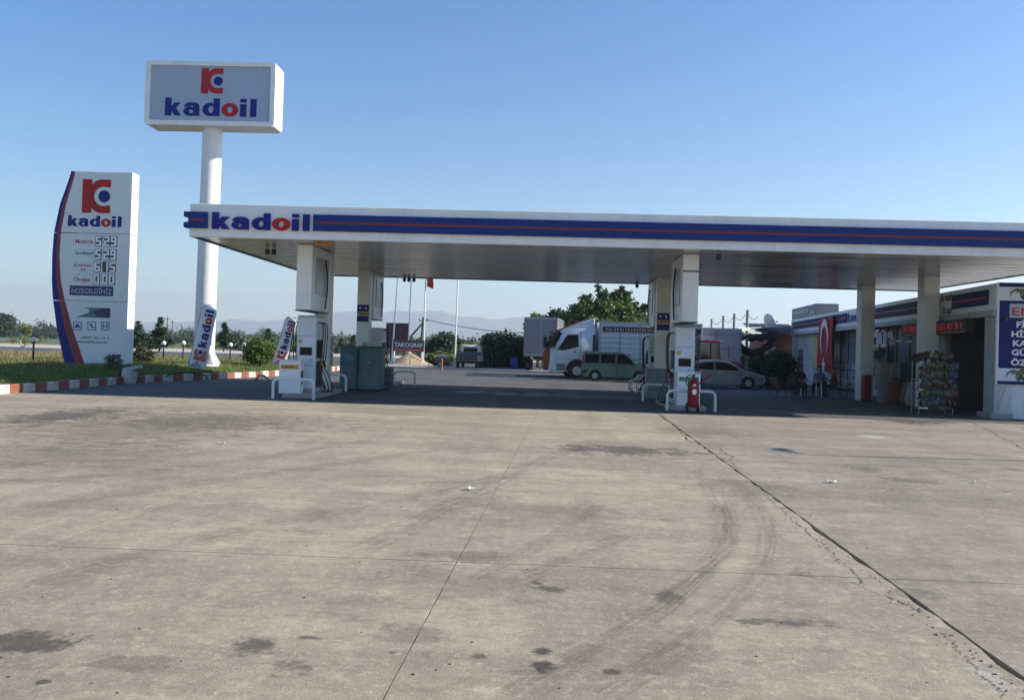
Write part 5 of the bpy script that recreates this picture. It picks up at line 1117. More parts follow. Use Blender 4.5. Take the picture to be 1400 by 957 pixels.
TW = mat('truck_white', (.56, .62, .68), .35, var=.04, grime=.15, coat=.3); TG = mat('trailer_grey', (.30, .30, .34), .5, var=.06, grime=.2); TRED = mat('truck_red', (.26, .018, .024), .4, coat=.3, var=.06)
def truck(label, loc, rz, cabm, body_len, bodym, rear_axles, with_box=True, bodytop=3.5):
    """x forward, cab front at x = 0"""
    t = thing('lorry', label, 'lorry', loc, rz); hw = 1.22
    cabp = [(-.03,.42),(.02,.95),(0,1.75),(-.12,1.98),(-.62,2.95),(-.85,3.1),(-2.75,3.14),(-2.78,.95),(-2.3,.9)] + arch(-1.65, .64, .52, .55)[::-1][0:0]
    low = [(-2.3,.9)] + [q for q in arch(-1.68, .64, .52, .62)[::-1]] + [(-1.0,.42)]
    cabp = cabp[:-1] + low
    b = MB(); b.prism(cabp, ((0,0,0),(1,0,0),(0,0,1),(0,1,0)), -hw, hw); b.build('cab', cabm, t, bevel=.05, seg=2, smooth=True, fn=taper(1.9, .035))
    side_parts('side_window', [(-.45,1.80),(-.58,1.98),(-1.02,2.68),(-1.15,2.72),(-1.72,2.72),(-1.76,2.05),(-1.72,1.98),(-.75,1.72)], hw, .006, DGLASS, t, taper(1.9, .035))
    side_parts('screen_side', [(-.07,1.98),(-.50,2.84),(-.72,2.84),(-.30,1.92)], hw, .005, DGLASS, t, taper(1.9, .035))
    side_parts('wheel_arch', [(-1.68+.70*math.cos(R(q)), .52+.70*math.sin(R(q))) for q in range(5, 176, 17)]+[(-1.68+.60*math.cos(R(q)), .52+.60*math.sin(R(q))) for q in range(175, 4, -17)], hw, .03, DSTEEL, t)
    side_parts('cab_gap', [(-2.62,1.1),(-2.76,1.1),(-2.76,2.75),(-2.62,2.75)], hw, .004, BLACK, t)
    b = MB(); b.prism([(-.10,1.98),(-.56,2.86),(-.50,2.90),(-.04,2.0)], ((0,0,0),(1,0,0),(0,0,1),(0,1,0)), -hw+.1, hw-.1); b.build('windscreen', DGLASS, t)
    b = MB(); b.prism([(-.52,2.98),(-.40,3.02),(-.30,2.86),(-.36,2.83)], ((0,0,0),(1,0,0),(0,0,1),(0,1,0)), -hw+.1, hw-.1); b.build('sun_visor', DSTEEL, t)
    b = MB(); b.prism([(-.95,3.13),(-1.9,3.55),(-2.5,3.74),(-2.72,3.78),(-2.72,3.13)], ((0,0,0),(1,0,0),(0,0,1),(0,1,0)), -hw+.15, hw-.15); b.build('air_deflector', cabm, t, bevel=.04, smooth=True)
    b = MB(); b.box(-.9, .06, -hw-.01, hw+.01, .40, .86); b.build('bumper', cabm, t, bevel=.05, seg=2)
    side_parts('step_panel', [(-.40,.50),(-.95,.50),(-.95,.94),(-.40,.94)], hw+.012, .004, mat('step_grey', (.20,.23,.26), .5), t)
    for q in (.6, .76): side_parts('step_tread', [(-.42,q),(-.93,q),(-.93,q+.04),(-.42,q+.04)], hw+.013, .012, DSTEEL, t)
    b = MB(); b.box(.0, .03, -hw+.15, hw-.15, .95, 1.7); b.build('grille', DSTEEL, t)
    for s in (-1, 1):
        b = MB(); b.box(.04, .07, min(s*.7, s*1.1), max(s*.7, s*1.1), .5, .72); b.build('headlight', SILVER, t)
        b = MB(); b.box(-.14, .10, min(s*1.26, s*1.46), max(s*1.26, s*1.46), 1.9, 2.6); b.tube([(-.2, s*1.2, 2.65), (0, s*1.36, 2.66), (0, s*1.36, 1.85), (-.3, s*1.2, 1.85)], .02, 6); b.build('mirror', BLACK, t)
        b = MB(); b.box(-1.62, -1.42, s*hw-.02, s*hw+.02, 1.62, 1.67); b.build('handle', BLACK, t)
    for q in ([(-1.84,1.15),(-1.862,1.15),(-1.862,3.0),(-1.84,3.0)], [(-.4,1.25),(-2.6,1.25),(-2.6,1.235),(-.4,1.235)], [(-.30,1.0),(-.315,1.0),(-.45,1.8),(-.435,1.8)]): side_parts('door_seam', q, hw, .003, DSTEEL, t, taper(1.9, .035))
    b = MB(); [b.box(-1.0, -.94, q-.06, q+.06, 3.13, 3.17) for q in (-.8, 0, .8)]; b.build('roof_marker', ORANGE, t)
    b = MB(); b.box(-2.9, -1.0, -hw+.2, hw-.2, .5, .95); b.build('chassis', BLACK, t)
    for s in (-1, 1): wheel(t, -1.68, s*1.05, .51, .32, mat('truck_rim', (.55, .55, .54), .5, metal=.1), 8, True)
    if not with_box: return t
    x0, x1 = -2.98, -2.98-body_len
    b = MB(); b.box(x1, x0, -1.25, 1.25, 1.05, bodytop); b.build('cargo_box', bodym, t, bevel=.02)
    [MB().box(x1-.02, x0+.02, s*1.25-.03, s*1.25+.03, bodytop-.08, bodytop+.05).build('top_rail', STEEL, t) for s in (-1, 1)]
    n = int(body_len/1.25)
    for i in range(n+1):
        x = x0-.06-(body_len-.12)*i/n; [MB().box(x-.04, x+.04, min(s*1.249, s*1.29), max(s*1.249, s*1.29), 1.08, bodytop-.1).build('side_rib', mat('rib_grey', (.30, .34, .38), .5, var=.1), t) for s in (-1, 1)]
    for zz in (1.3, 1.62, 1.94, 2.26, 2.58, 2.9):
        [MB().box(x1+.02, x0-.02, min(s*1.249, s*1.275), max(s*1.249, s*1.275), zz, zz+.045).build('side_rail', mat('rib_grey', (0,0,0)), t) for s in (-1, 1)]
    b = MB(); b.box(x1, -2.3, -.45, .45, .6, 1.04); b.build('frame_rail', BLACK, t)
    [MB().box(x1+3.2, x0-.4, s*1.2-.02, s*1.2+.02, .5, .95).build('side_skirt', DSTEEL, t) for s in (-1, 1)]
    for q in rear_axles:
        for s in (-1, 1): wheel(t, x1+q, s*1.02, .5, .36, mat('truck_rim', (0,0,0)), 8, True)
    return t
p = at(751.5, 500, 53.6)
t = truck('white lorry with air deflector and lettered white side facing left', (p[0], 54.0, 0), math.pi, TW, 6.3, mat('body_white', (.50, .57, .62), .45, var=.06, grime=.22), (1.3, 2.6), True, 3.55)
b = MB(); b.box(-6.6, -3.2, 1.291, 1.30, 2.98, 3.28); b.box(-9.2, -6.9, 1.291, 1.30, 2.98, 3.28); b.build('banner_strip', mat('strip_dark', (.06, .012, .02), .5, var=.3), t)
b = MB(); x = -3.4
while x > -9.0:
    if not -6.95 < x < -6.5: b.box(x-random.uniform(.06,.12), x, 1.2995, 1.304, 3.06, 3.06+random.uniform(.08,.14))
    x -= .17
b.build('banner_print', mat('strip_pale', (.5, .42, .42), .5), t)
b = MB(); [b.box(-6.78, -6.64, 1.291, 1.31, z, z+.16) for z in np.arange(1.2, 3.4, .42)]; b.box(-6.74, -6.68, 1.2905, 1.309, 1.1, 3.5); b.build('box_latch', STEEL, t)
p = at(744, 500, 57.6)
t = truck('red topped lorry with orange bumper almost hidden behind the white lorry', (p[0], 58.0, 0), math.pi, TRED, 5.0, TG, (1.2,), True, 3.2)
b = MB(); b.box(-.3, .12, -1.24, 1.24, .7, 1.6); b.build('orange_bumper', mat('bumper_orange', (.5, .10, .02), .5), t)
def trailer(label, loc, rz, L_, topz, m_, botz=1.0, mod='trailer'):
    t = thing(mod, label, 'trailer', loc, rz)
    b = MB(); b.box(0, L_, -1.25, 1.25, botz, topz); b.build('cargo_box', m_, t, bevel=.02)
    b = MB(); [b.box(-.02, L_+.02, s*1.25-.04, s*1.25+.04, topz-.06, topz+.08) for s in (-1, 1)]; b.box(-.03, .02, -1.2, 1.2, topz-.06, topz+.08); b.build('top_rail', STEEL, t)
    for i in range(int(L_/1.4)+1):
        x = .05+(L_-.1)*i/int(L_/1.4); [MB().box(x-.045, x+.045, min(s*1.249, s*1.29), max(s*1.249, s*1.29), botz, topz-.07).build('side_post', mat('post_grey', (.20,.20,.22), .5, var=.1), t) for s in (-1, 1)]
    [MB().box(0, L_, min(s*1.249, s*1.28), max(s*1.249, s*1.28), z, z+.06).build('side_rail', mat('post_grey', (0,0,0)), t) for s in (-1, 1) for z in (botz+.02, botz+1.1, topz-.35)]
    b = MB(); b.box(-.02, .0, -1.2, 1.2, botz+.1, botz+.2); b.box(-.05, -.001, -.03, .03, botz, topz-.1); b.build('rear_door_bar', STEEL, t)
    b = MB(); b.box(.1, L_-.1, -.5, .5, botz-.3, botz-.001); b.build('chassis', BLACK, t)
    for q in (1.0, 2.2):
        for s in (-1, 1): wheel(t, q, s*1.02, .48, .36, mat('truck_rim', (0,0,0)), 8, True)
    return t
p = at(1012, 490, 54.5); trailer('grey box trailer standing behind the red tractor', (p[0], 55.5, 0), math.pi, 8.0, 3.35, TG)
b_ = None
p = at(716, 490, 66); t = trailer('grey box trailer seen left of the white lorry by the fig tree', (p[0]+1.25, 66.0, 0), R(84), 6.0, 4.15, mat('trailer_slate', (.21, .215, .23), .55, var=.08, grime=.25), 1.2)
# tractor
p = at(970, 500, 49.5); t = thing('tractor', 'red tractor with glazed cab parked behind the silver grey saloon', 'tractor', (p[0], 50.2, 0), 0)
b = MB(); b.prism([(-.75,2.42),(-.72,2.52),(-.2,2.58),(.62,2.54),(.72,2.44)], ((0,0,0),(1,0,0),(0,0,1),(0,1,0)), -.75, .75); b.build('cab_roof', TRED, t, bevel=.04, smooth=True)
b = MB()
for x0, x1 in ((-.66,-.7),(.05,.05),(.52,.66)):
    for s in (-1, 1): b.cyl((x1, s*.66, 1.25), (x0, s*.66, 2.43), .04, n=8)
b.build('cab_pillar', DSTEEL, t)
b = MB(); b.box(-.62, .0, -.64, -.62, 1.35, 2.38); b.build('side_glass', mat('tractor_glass', (.10, .13, .13), .08, spec=.8), t); b = MB(); b.prism([(.1,1.35),(.6,1.35),(.5,2.38),(.1,2.38)], ((0,-.63,0),(1,0,0),(0,0,1),(0,1,0)), -.01, .01); b.build('side_glass', mat('tractor_glass', (0,0,0)), t)
b = MB(); b.box(-.7, .66, -.6, .6, .9, 1.3); b.build('cab_floor', DSTEEL, t, bevel=.03); b = MB(); b.box(-.4, 0, -.25, .25, 1.3, 2.0); b.build('seat', BLACK, t, bevel=.05)
b = MB(); b.prism([(.7,.8),(2.0,.75),(2.05,1.15),(1.7,1.38),(.7,1.5)], ((0,0,0),(1,0,0),(0,0,1),(0,1,0)), -.36, .36); b.build('bonnet', TRED, t, bevel=.05, seg=2, smooth=True)
for s in (-1, 1):
    b = MB(); pts = [(-.35+.86*math.cos(R(a)), .82+.86*math.sin(R(a))) for a in range(20, 171, 15)]; b.prism(pts + [(q[0]*.98-.007, q[1]-.06) for q in pts[::-1]], ((0, s*.82, 0),(1,0,0),(0,0,1),(0,1,0)), -.22, .22); b.build('mudguard', TRED, t)
    wheel(t, -.35, s*.82, .80, .4, mat('tractor_rim', (.5, .45, .3), .5), 8, True); wheel(t, 1.85, s*.62, .5, .26, mat('tractor_rim', (0,0,0)), 8, True)
b = MB(); b.cyl((1.2,-.25,1.55),(1.2,-.25,2.3),.04,n=8); b.build('exhaust', BLACK, t)
# small pickup with load and a hand cart
p = G(636, 506); t = thing('pickup', 'cream white pickup seen from behind with dark tarpaulin load', 'pickup', (p[0], 68.5, 0.10), R(88)); CRM = mat('cream_paint', (.66, .63, .52), .4, var=.08, grime=.2)
b = MB(); b.prism([(1.0,.5),(2.6,.5),(2.6,.95),(2.2,1.1),(1.75,1.78),(1.45,1.86),(.75,1.84),(.62,1.75),(.6,.5)], ((0,0,0),(1,0,0),(0,0,1),(0,1,0)), -.86, .86); b.build('cab', CRM, t, bevel=.07, seg=2, smooth=True, fn=taper(1.0, .16))
b = MB(); b.box(.585, .62, -.55, .55, 1.2, 1.62); b.build('rear_window', DGLASS, t)
b = MB(); b.box(-1.9, .58, -.86, -.80, .6, 1.05); b.box(-1.9, .58, .80, .86, .6, 1.05); b.box(-1.9, -1.84, -.80, .80, .6, 1.05); b.box(-1.84, .58, -.80, .80, .55, .62); b.build('load_bed', CRM, t)
b = MB(); b.prism([(-1.95,.55),(-1.98,1.15),(-1.4,1.32),(.3,1.28),(.5,1.1),(.5,1.06),(-1.93,1.05)], ((0,0,0),(1,0,0),(0,0,1),(0,1,0)), -.9, .78); b.build('tarpaulin', mat('tarp_olive', (.07, .068, .055), .8, var=.4, vscale=3, bump=.6, bscale=5), t, bevel=.05)
b = MB(); b.box(-1.92, 2.5, -.5, .5, .38, .56); b.build('chassis', BLACK, t)
for x in (-1.2, 1.8):
    for s in (-1, 1): wheel(t, x, s*.74, .31, .2, STEEL, 6)
for s in (-1, 1): b = MB(); b.box(-1.96, -1.9, s*.8-.05, s*.8+.05, .62, .9); b.build('tail_light', RED, t)
p = G(599, 504); t = thing('hand_cart', 'small cart with pale cover left of the cream pickup', 'cart', (p[0], 69.5, .08), 0)
b = MB(); b.box(-.55, .5, -.4, .4, .35, .75); b.build('tray', mat('cart_wood', (.16, .12, .08), .8, var=.3), t); b = MB(); b.prism([(-.6,.76),(-.55,.95),(.1,1.02),(.5,.93),(.55,.76)], ((0,0,0),(1,0,0),(0,0,1),(0,1,0)), -.45, .45); b.build('cover', mat('cover_pale', (.42, .38, .30), .8, var=.3), t, bevel=.03)
b = MB(); b.cyl((.5,0,.5),(1.3,0,.6),.025,n=6); b.build('drawbar', STEEL, t)
for s in (-1, 1): wheel(t, -.1, s*.48, .25, .1, STEEL, 6)
p = G(604, 506.5); b = MB(); b.cyl((0,0,0), (0,0,.85), .06, .05, 10); o = b.build('marker_post', mat('post_orange', (.45, .20, .10), .7, var=.3), None); o.location = (p[0], p[1], 0); tag(o, 'short faded orange post at the pavement edge beside the cart', 'post')
p = G(702, 506); t = thing('barrel', 'blue plastic barrel in the shade under the fig tree', 'barrel', (p[0], p[1]+1, .1)); b = MB(); b.lathe([(.02,0),(.24,.0),(.28,.1),(.30,.3),(.28,.31),(.28,.6),(.30,.61),(.28,.82),(.22,.92),(.02,.92)], n=16); b.build('barrel_body', mat('barrel_blue', (.02, .05, .32), .4), t, smooth=True); b = MB(); b.cyl((.1,0,.92),(.1,0,.95),.04,n=8); b.build('bung', BLACK, t)

# ------------------------------------------------------------------ billboards, poles, wires beyond the yard
def flat(x, y, Y): p = at(x, y, Y); return float(p[0]), float(p[2])
t = thing('tachograph_sign', 'long dark sign reading TAKOGRAF in white capitals over a red strip', 'sign'); Yb_ = 74.0
x0, z0 = flat(537, 480, Yb_); x1, z1 = flat(580, 465.5, Yb_); zm = flat(537, 476, Yb_)[1]
b = MB(); b.box(x0, x1, Yb_, Yb_+.12, zm, z1); b.build('sign_board', mat('board_brown', (.085, .05, .045), .6, var=.2), t); b = MB(); b.box(x0, x1, Yb_-.01, Yb_+.11, z0, zm-.002); b.build('red_strip', mat('strip_red', (.34, .05, .03), .6, var=.2), t)
text('TAKOGRAF', .52, LW, t, (x0+.12, Yb_-.006, zm+.14), width=x1-x0-.24)
b = MB(); [b.box(x0+.2+i*.22, x0+.34+i*.22, Yb_-.016, Yb_-.008, z0+.08, z0+.17) for i in range(int((x1-x0-.4)/.22))]; b.build('small_print', mat('print_orange', (.6, .25, .12), .6), t)
for x in (x0+.1, x0+1.5, x1-.2): b = MB(); b.cyl((x, Yb_+.18, -.2), (x, Yb_+.18, z0+.3), .06, n=8); b.build('post', WHITE, t)
settle(t, ((x0+x1)/2, Yb_, 0))
t = thing('billboard', 'dark brown billboard with reddish stripes behind the TAKOGRAF sign', 'billboard'); Yb_ = 80.0
x0, z0 = flat(528, 475, Yb_); x1, z1 = flat(559, 443, Yb_); b = MB(); b.box(x0, x1, Yb_, Yb_+.15, z0, z1); b.build('panel', mat('board_dark', (.035, .028, .03), .6, var=.3), t)
for k in (.12, .62, .8): b = MB(); b.box(x0+(x1-x0)*k, x0+(x1-x0)*(k+.09), Yb_-.006, Yb_+.002, z0+.1, z1-.1); b.build('stripe', mat('stripe_maroon', (.12, .03, .03), .6), t)
b = MB(); o_ = [(x0-.06, z0-.06), (x1+.06, z0-.06), (x1+.06, z1+.06), (x0-.06, z1+.06)]; b.ring(o_, [(x0, z0), (x1, z0), (x1, z1), (x0, z1)], ((0, Yb_, 0), (1,0,0), (0,0,1), (0,-1,0)), -.16, .03); b.build('frame', DSTEEL, t)
for x in (x0+.4, x1-.4): b = MB(); b.cyl((x, Yb_+.22, -.3), (x, Yb_+.22, z0+.5), .09, n=8); b.build('post', DSTEEL, t)
settle(t, ((x0+x1)/2, Yb_, 0))
FP = [(543, 384, 535.5, 490, 76, 'white flagpole passing before the dark billboard, leftmost of the row'), (562, 384, 557.5, 492, 76, 'white flagpole at the right edge of the dark billboard'), (582, 384, 578.5, 494, 76, 'white flagpole carrying the red flag'), (626, 385, 621.5, 500, 71, 'white flagpole standing alone behind the cream pickup')]
for i, (xt, yt, xb_, yb_, Y, lab) in enumerate(FP):
    a = Vector(at(xb_, yb_, Y)); q = Vector(at(xt, yt, Y)); d = (q-a).normalized(); top = a+d*((q-a).length*1.25)
    t = thing('flagpole', lab, 'flagpole', (a.x, a.y, -.1), group='row of white flagpoles'); b = MB(); b.cyl((0,0,0), tuple(top-a+Vector((0,0,.1))), .075, .05, 10); b.build('pole', mat('flagpole_white', (.72, .72, .72), .4, var=.05), t, smooth=True)
    b = MB(); b.ball(tuple(top-a+Vector((0,0,.15))), .09, 8, 6); b.build('finial', STEEL, t); b = MB(); b.box(-.25,.25,-.25,.25,0,.12); b.build('base', CONC, t)
    if i == 2: fpos = (a, d)
a, d = fpos; q = Vector(at(582.5, 380, 76)); t = thing('red_flag', 'red flag hanging limp from the flagpole behind the canopy edge', 'flag', tuple(q)); vs = []
for i in range(13):
    for j in range(6): vs.append((.08+.12*j+.03*math.sin(i*.8), .10*math.sin(j*1.7+i*.3), 1.0-i*.145-.05*j))
b = MB(); b.add(vs, [(i*6+j, i*6+j+1, i*6+6+j+1, i*6+6+j) for i in range(12) for j in range(5)]); o = b.build('flag_cloth', mat('limp_red', (.50, .03, .02), .7), t, smooth=True); o.modifiers.new('thick', 'SOLIDIFY').thickness = .01
b = MB(); b.tube([(0,0,1.1),(.05,0,1.02)], .02, 6); b.build('toggle', STEEL, t)
def upole(xb_, yb_, xt, yt, Y, r_, label, arms=True, brace=None):
    a = at(xb_, yb_, Y); q = at(xt, yt, Y); t = thing('utility_pole', label, 'utility pole', tuple(a)); b = MB(); b.cyl((0,0,-.3), tuple(Vector(q)-Vector(a)), r_, r_*.75, 10); b.build('pole', mat('pole_wood', (.11, .085, .065), .9, var=.2), t)
    d = Vector(q)-Vector(a)
    if arms:
        b = MB(); b.box(d.x-.45, d.x+.45, -.05, .05, d.z-.38, d.z-.32); b.build('crossarm', DSTEEL, t); b = MB(); [b.cyl((d.x+u, 0, d.z-.3), (d.x+u, 0, d.z-.12), .05, .03, 8) for u in (-.42, 0, .42)]; b.build('insulator', DSTEEL, t)
    if brace: e = Vector(at(*brace, Y))-Vector(a); b = MB(); b.cyl(tuple(e), (d.x, 0, d.z-.5), r_*.6, n=8); b.build('brace', mat('pole_wood', (0,0,0)), t)
    return a, q
a, q = upole(574, 491, 579, 434, 86, .16, 'brown wooden utility pole with a slanting brace behind the flagpoles', True, (560, 462))
def wire(name, p, q, sag, r_, label, n=14):
    p, q = Vector(p), Vector(q); b = MB(); b.tube([p+(q-p)*k/n+Vector((0,0,-sag*4*(k/n)*(1-k/n))) for k in range(n+1)], r_, 5); o = b.build(name, DSTEEL, None); tag(o, label, 'wire')
wire('overhead_wire', at(579, 436, 86), at(760, 456, 70), .4, .035, 'single overhead wire sagging from the braced pole to the trees')
upole(229, 474, 229, 433, 120, .09, 'small distant power pole with crossarms beside the brown conifer'); upole(236, 474, 236, 438, 160, .10, 'farther small power pole beside the brown conifer')
NP = [(1022, 425, 57.0), (1004, 430, 62.3), (989, 433, 67.0), (973, 437, 72.5)]
for i, (x, y, Y) in enumerate(NP):
    q = at(x, y, Y); t = thing('net_post', ['tall grey post in the gap between trailer and brick house', 'grey post top showing above the trailer, nearest the tall one', 'grey post top showing above the trailer, third from the brick house', 'grey post top showing above the trailer, farthest from the brick house'][i], 'post', (q[0], Y, 0), group='row of wired posts behind the trailer')
    b = MB(); b.cyl((0,0,-.1), (0,0,q[2]), .105, .09, 10); b.build('post', CONC, t); b = MB(); b.cyl((0,0,q[2]),(0,0,q[2]+.05),.11,n=10); b.build('cap', CONC, t)
    if i: pq = at(NP[i-1][0], NP[i-1][1]+1, NP[i-1][2]); wire('post_wire', (q[0], Y, q[2]-.1), tuple(pq), .4, .018, ['', 'sagging wire between the tall post and the next post', 'sagging wire between the second and third posts', 'sagging wire between the third and farthest posts'][i])
wire('post_wire', at(1022, 427, 57), at(1036, 433, 52), .3, .018, 'short slack wire running right from the tall post')
# brick house with sheet roof, dish, dark net
t = thing('brick_house', 'low brick house with grey sheet roof behind the shop end', 'house'); Yh = 60.5
x0, zb_ = flat(1048, 500, Yh); x1, _ = flat(1100, 500, Yh); zt = flat(1060, 449, Yh)[1]
BRK = bpy.data.materials.new('brickwork'); BRK.use_nodes = True; n_ = BRK.node_tree.nodes; L_ = BRK.node_tree.links; br = n_.new('ShaderNodeTexBrick'); tc = n_.new('ShaderNodeTexCoord'); mp = n_.new('ShaderNodeMapping'); mp.inputs['Rotation'].default_value = (R(90), 0, 0); L_.new(tc.outputs['Object'], mp.inputs[0]); L_.new(mp.outputs[0], br.inputs[0])
br.inputs['Color1'].default_value = (.24, .085, .05, 1); br.inputs['Color2'].default_value = (.19, .065, .04, 1); br.inputs['Mortar'].default_value = (.28, .24, .2, 1); br.inputs['Scale'].default_value = 4; L_.new(br.outputs[0], n_['Principled BSDF'].inputs['Base Color']); n_['Principled BSDF'].inputs['Roughness'].default_value = .9
b = MB(); b.box(x0, x1, Yh, Yh+5, -.1, zt-.35); b.build('wall', BRK, t); SHT = mat('roof_sheet', (.20, .20, .20), .6, metal=.3, var=.2, grime=.3)
b = MB(); n = 30; vs = []
for i in range(n+1):
    x = x0-.6+(x1-x0+.8)*i/n; z = .05*math.cos(i*math.pi); vs += [(x, Yh-.7, zt-.35+z), (x, Yh+5.2, zt+.45+z)]
b.add(vs, [(2*i, 2*i+2, 2*i+3, 2*i+1) for i in range(n)]); o = b.build('roof', SHT, t); o.modifiers.new('thick', 'SOLIDIFY').thickness = .03
wx0, wz0 = flat(1047, 484, Yh); wx1, wz1 = flat(1060, 475, Yh); b = MB(); b.box(wx0, wx1, Yh-.03, Yh+.02, wz0, wz1); f = b.build('window_frame', WHITE, t)
b = MB(); b.box(wx0+.06, (wx0+wx1)/2-.02, Yh-.036, Yh-.029, wz0+.06, wz1-.06); b.box((wx0+wx1)/2+.02, wx1-.06, Yh-.036, Yh-.029, wz0+.06, wz1-.06); b.build('pane', mat('pane_pale', (.30, .36, .34), .2), f)
settle(t, ((x0+x1)/2, Yh, 0))
p = at(1050, 441, 60); t = thing('satellite_dish', 'white satellite dish on the brick house roof', 'satellite dish', tuple(p)); t.scale = (.78, .78, .9); M_ = Matrix.Rotation(R(-50), 3, 'X') @ Matrix.Rotation(R(0), 3, 'Z')
b = MB(); b.lathe([(.02,.0),(.25,.02),(.5,.09),(.66,.17),(.66,.19),(.5,.11),(.25,.04),(.02,.02)], n=20); MR_ = Matrix.Rotation(R(30), 3, 'Z') @ Matrix.Rotation(R(70), 3, 'Y')
b.build('dish', mat('dish_white', (.74, .72, .66), .4), t, smooth=True, fn=lambda c: MR_ @ c)
b = MB(); b.cyl((0,0,0), (-.05,0,-.95), .035, n=8); b.build('mast', STEEL, t); b = MB(); b.tube([(0,-.05,-.4),(.45,-.2,-.15),(.72,-.2,.05)], .02, 6); b.ball((.74,-.2,.09), .07, 8, 6); b.build('feed_arm', DSTEEL, t)
def tarp(name, pa, pb, sag, label, wd, m_, wob=.1, n=18):
    pa, pb = Vector(pa), Vector(pb); vs = []; mc = 5
    for i in range(n+1):
        k = i/n; c = pa+(pb-pa)*k+Vector((0,0,-sag*4*k*(1-k)))
        for j in range(mc+1): a = j/mc; vs.append((c.x, c.y+wd*(a-.5)*2, c.z-.55*math.sin(a*math.pi)*(.85+.15*math.sin(i*1.3))+wob*.35*math.sin(i*2.1+j)))
    b = MB(); b.add(vs, [(i*(mc+1)+j, i*(mc+1)+j+1, (i+1)*(mc+1)+j+1, (i+1)*(mc+1)+j) for i in range(n) for j in range(mc)]); o = b.build(name, m_, None, smooth=True); o.modifiers.new('thick', 'SOLIDIFY').thickness = .03; tag(o, label, 'shade net')
NET = mat('net_dark', (.02, .022, .022), .85, var=.4)
tarp('shade_net', at(1009, 468, 56), at(1060, 458, 58), .75, 'black shade net sagging between the trailer and the brick house', .7, NET)
tarp('shade_net', at(1009, 455, 57), at(1062, 452, 59), .18, 'dusty grey net stretched over the gap above the black net', 1.0, mat('net_grey', (.12, .12, .12), .85, var=.5, vscale=4))
b = MB()
for i in range(7): u = i/6; b.cyl(at(1009+4*u, 449+2*u, 56), at(1085, 449+10*u-2, 58+u), .035, n=5)
o = b.build('roof_battens', STEEL, None); tag(o, 'thin sloping roof battens between the trailer top and the brick house', 'batten')
# sand heap
p = G(556, 499.5); b = MB(); vs = []; n = 16; m_ = 22
for i in range(n+1):
    rr = i/n
    for j in range(m_): a = 2*math.pi*j/m_; q = rr*(1+.12*math.sin(3*a+1)+.06*math.sin(7*a)); vs.append((2.1*q*math.cos(a), 1.6*q*math.sin(a), 1.15*max(0, 1-rr)**1.15*(1+.1*math.sin(a*2))+.03*math.sin(a*9+i*2)*(1-rr)))
b.add(vs, [(i*m_+j, i*m_+(j+1) % m_, (i+1)*m_+(j+1) % m_, (i+1)*m_+j) for i in range(n) for j in range(m_)]); o = b.build('sand_heap', mat('sand_tan', (.36, .26, .16), .95, var=.2, bump=.5, bscale=10), None, smooth=True, ang=80); o.location = (p[0], p[1]+1.2, -.02); tag(o, 'heap of tan sand at the yard edge below the TAKOGRAF sign', 'sand heap')
# litter on the slabs
PAP = mat('litter_white', (.68, .68, .66), .7)
for x, y, s, lab in ((1138, 660, .07, 'crumpled white paper lying right of the long crack'), (642, 670, .06, 'pale paper scrap lying near the slab joint in mid yard'), (1333, 661, .04, 'small white scrap lying far right on the yard'), (303, 607, .05, 'pale paper scrap on the far left of the yard')):
    p = G(x, y); b = MB(); n = 5; vs = [(s*(i/n-.5)*2*random.uniform(.8,1.1), s*(j/n-.5)*1.4, .012+.03*random.random()) for i in range(n+1) for j in range(n+1)]; b.add(vs, [(i*(n+1)+j, i*(n+1)+j+1, (i+1)*(n+1)+j+1, (i+1)*(n+1)+j) for i in range(n) for j in range(n)]); o = b.build('litter_paper', PAP, None); o.location = (p[0], p[1], 0); o.modifiers.new('thick', 'SOLIDIFY').thickness = .002; tag(o, lab, 'litter')

# ------------------------------------------------------------------ trees and bushes
LG = mat('leaf_green', (.11, .165, .036), .6, leaf=True, var=.25, vscale=.8); LD = mat('leaf_dark', (.036, .064, .026), .6, leaf=True, var=.25, vscale=.8); LB = mat('leaf_bluegreen', (.045, .075, .042), .7, leaf=True, var=.25); LY = mat('leaf_yellow', (.15, .17, .045), .65, leaf=True, var=.25); LBR = mat('needle_brown', (.10, .075, .035), .8, leaf=True, var=.3); LGY = mat('leaf_greygreen', (.11, .135, .085), .7, leaf=True, var=.25)
def trunk(t, h, r_, limbs=5, spread=1.0, seed=0, z0=-.2):
    g = random.Random(seed); b = MB(); b.tube([(0,0,z0), (.03*h,0,h*.35), (-.02*h,.02*h,h*.7), (0,0,h)], [r_, r_*.8, r_*.55, r_*.15], 8); b.build('trunk', BARK, t, smooth=True)
    for i in range(limbs):
        a = 2*math.pi*i/limbs+g.random(); hz = h*(.3+.5*g.random()); L_ = spread*(.6+.6*g.random()); b = MB(); b.tube([(0,0,hz), (math.cos(a)*L_*.5, math.sin(a)*L_*.5, hz+L_*.35), (math.cos(a)*L_, math.sin(a)*L_, hz+L_*.9)], [r_*.4, r_*.28, r_*.06], 6); b.build('limb', BARK, t)
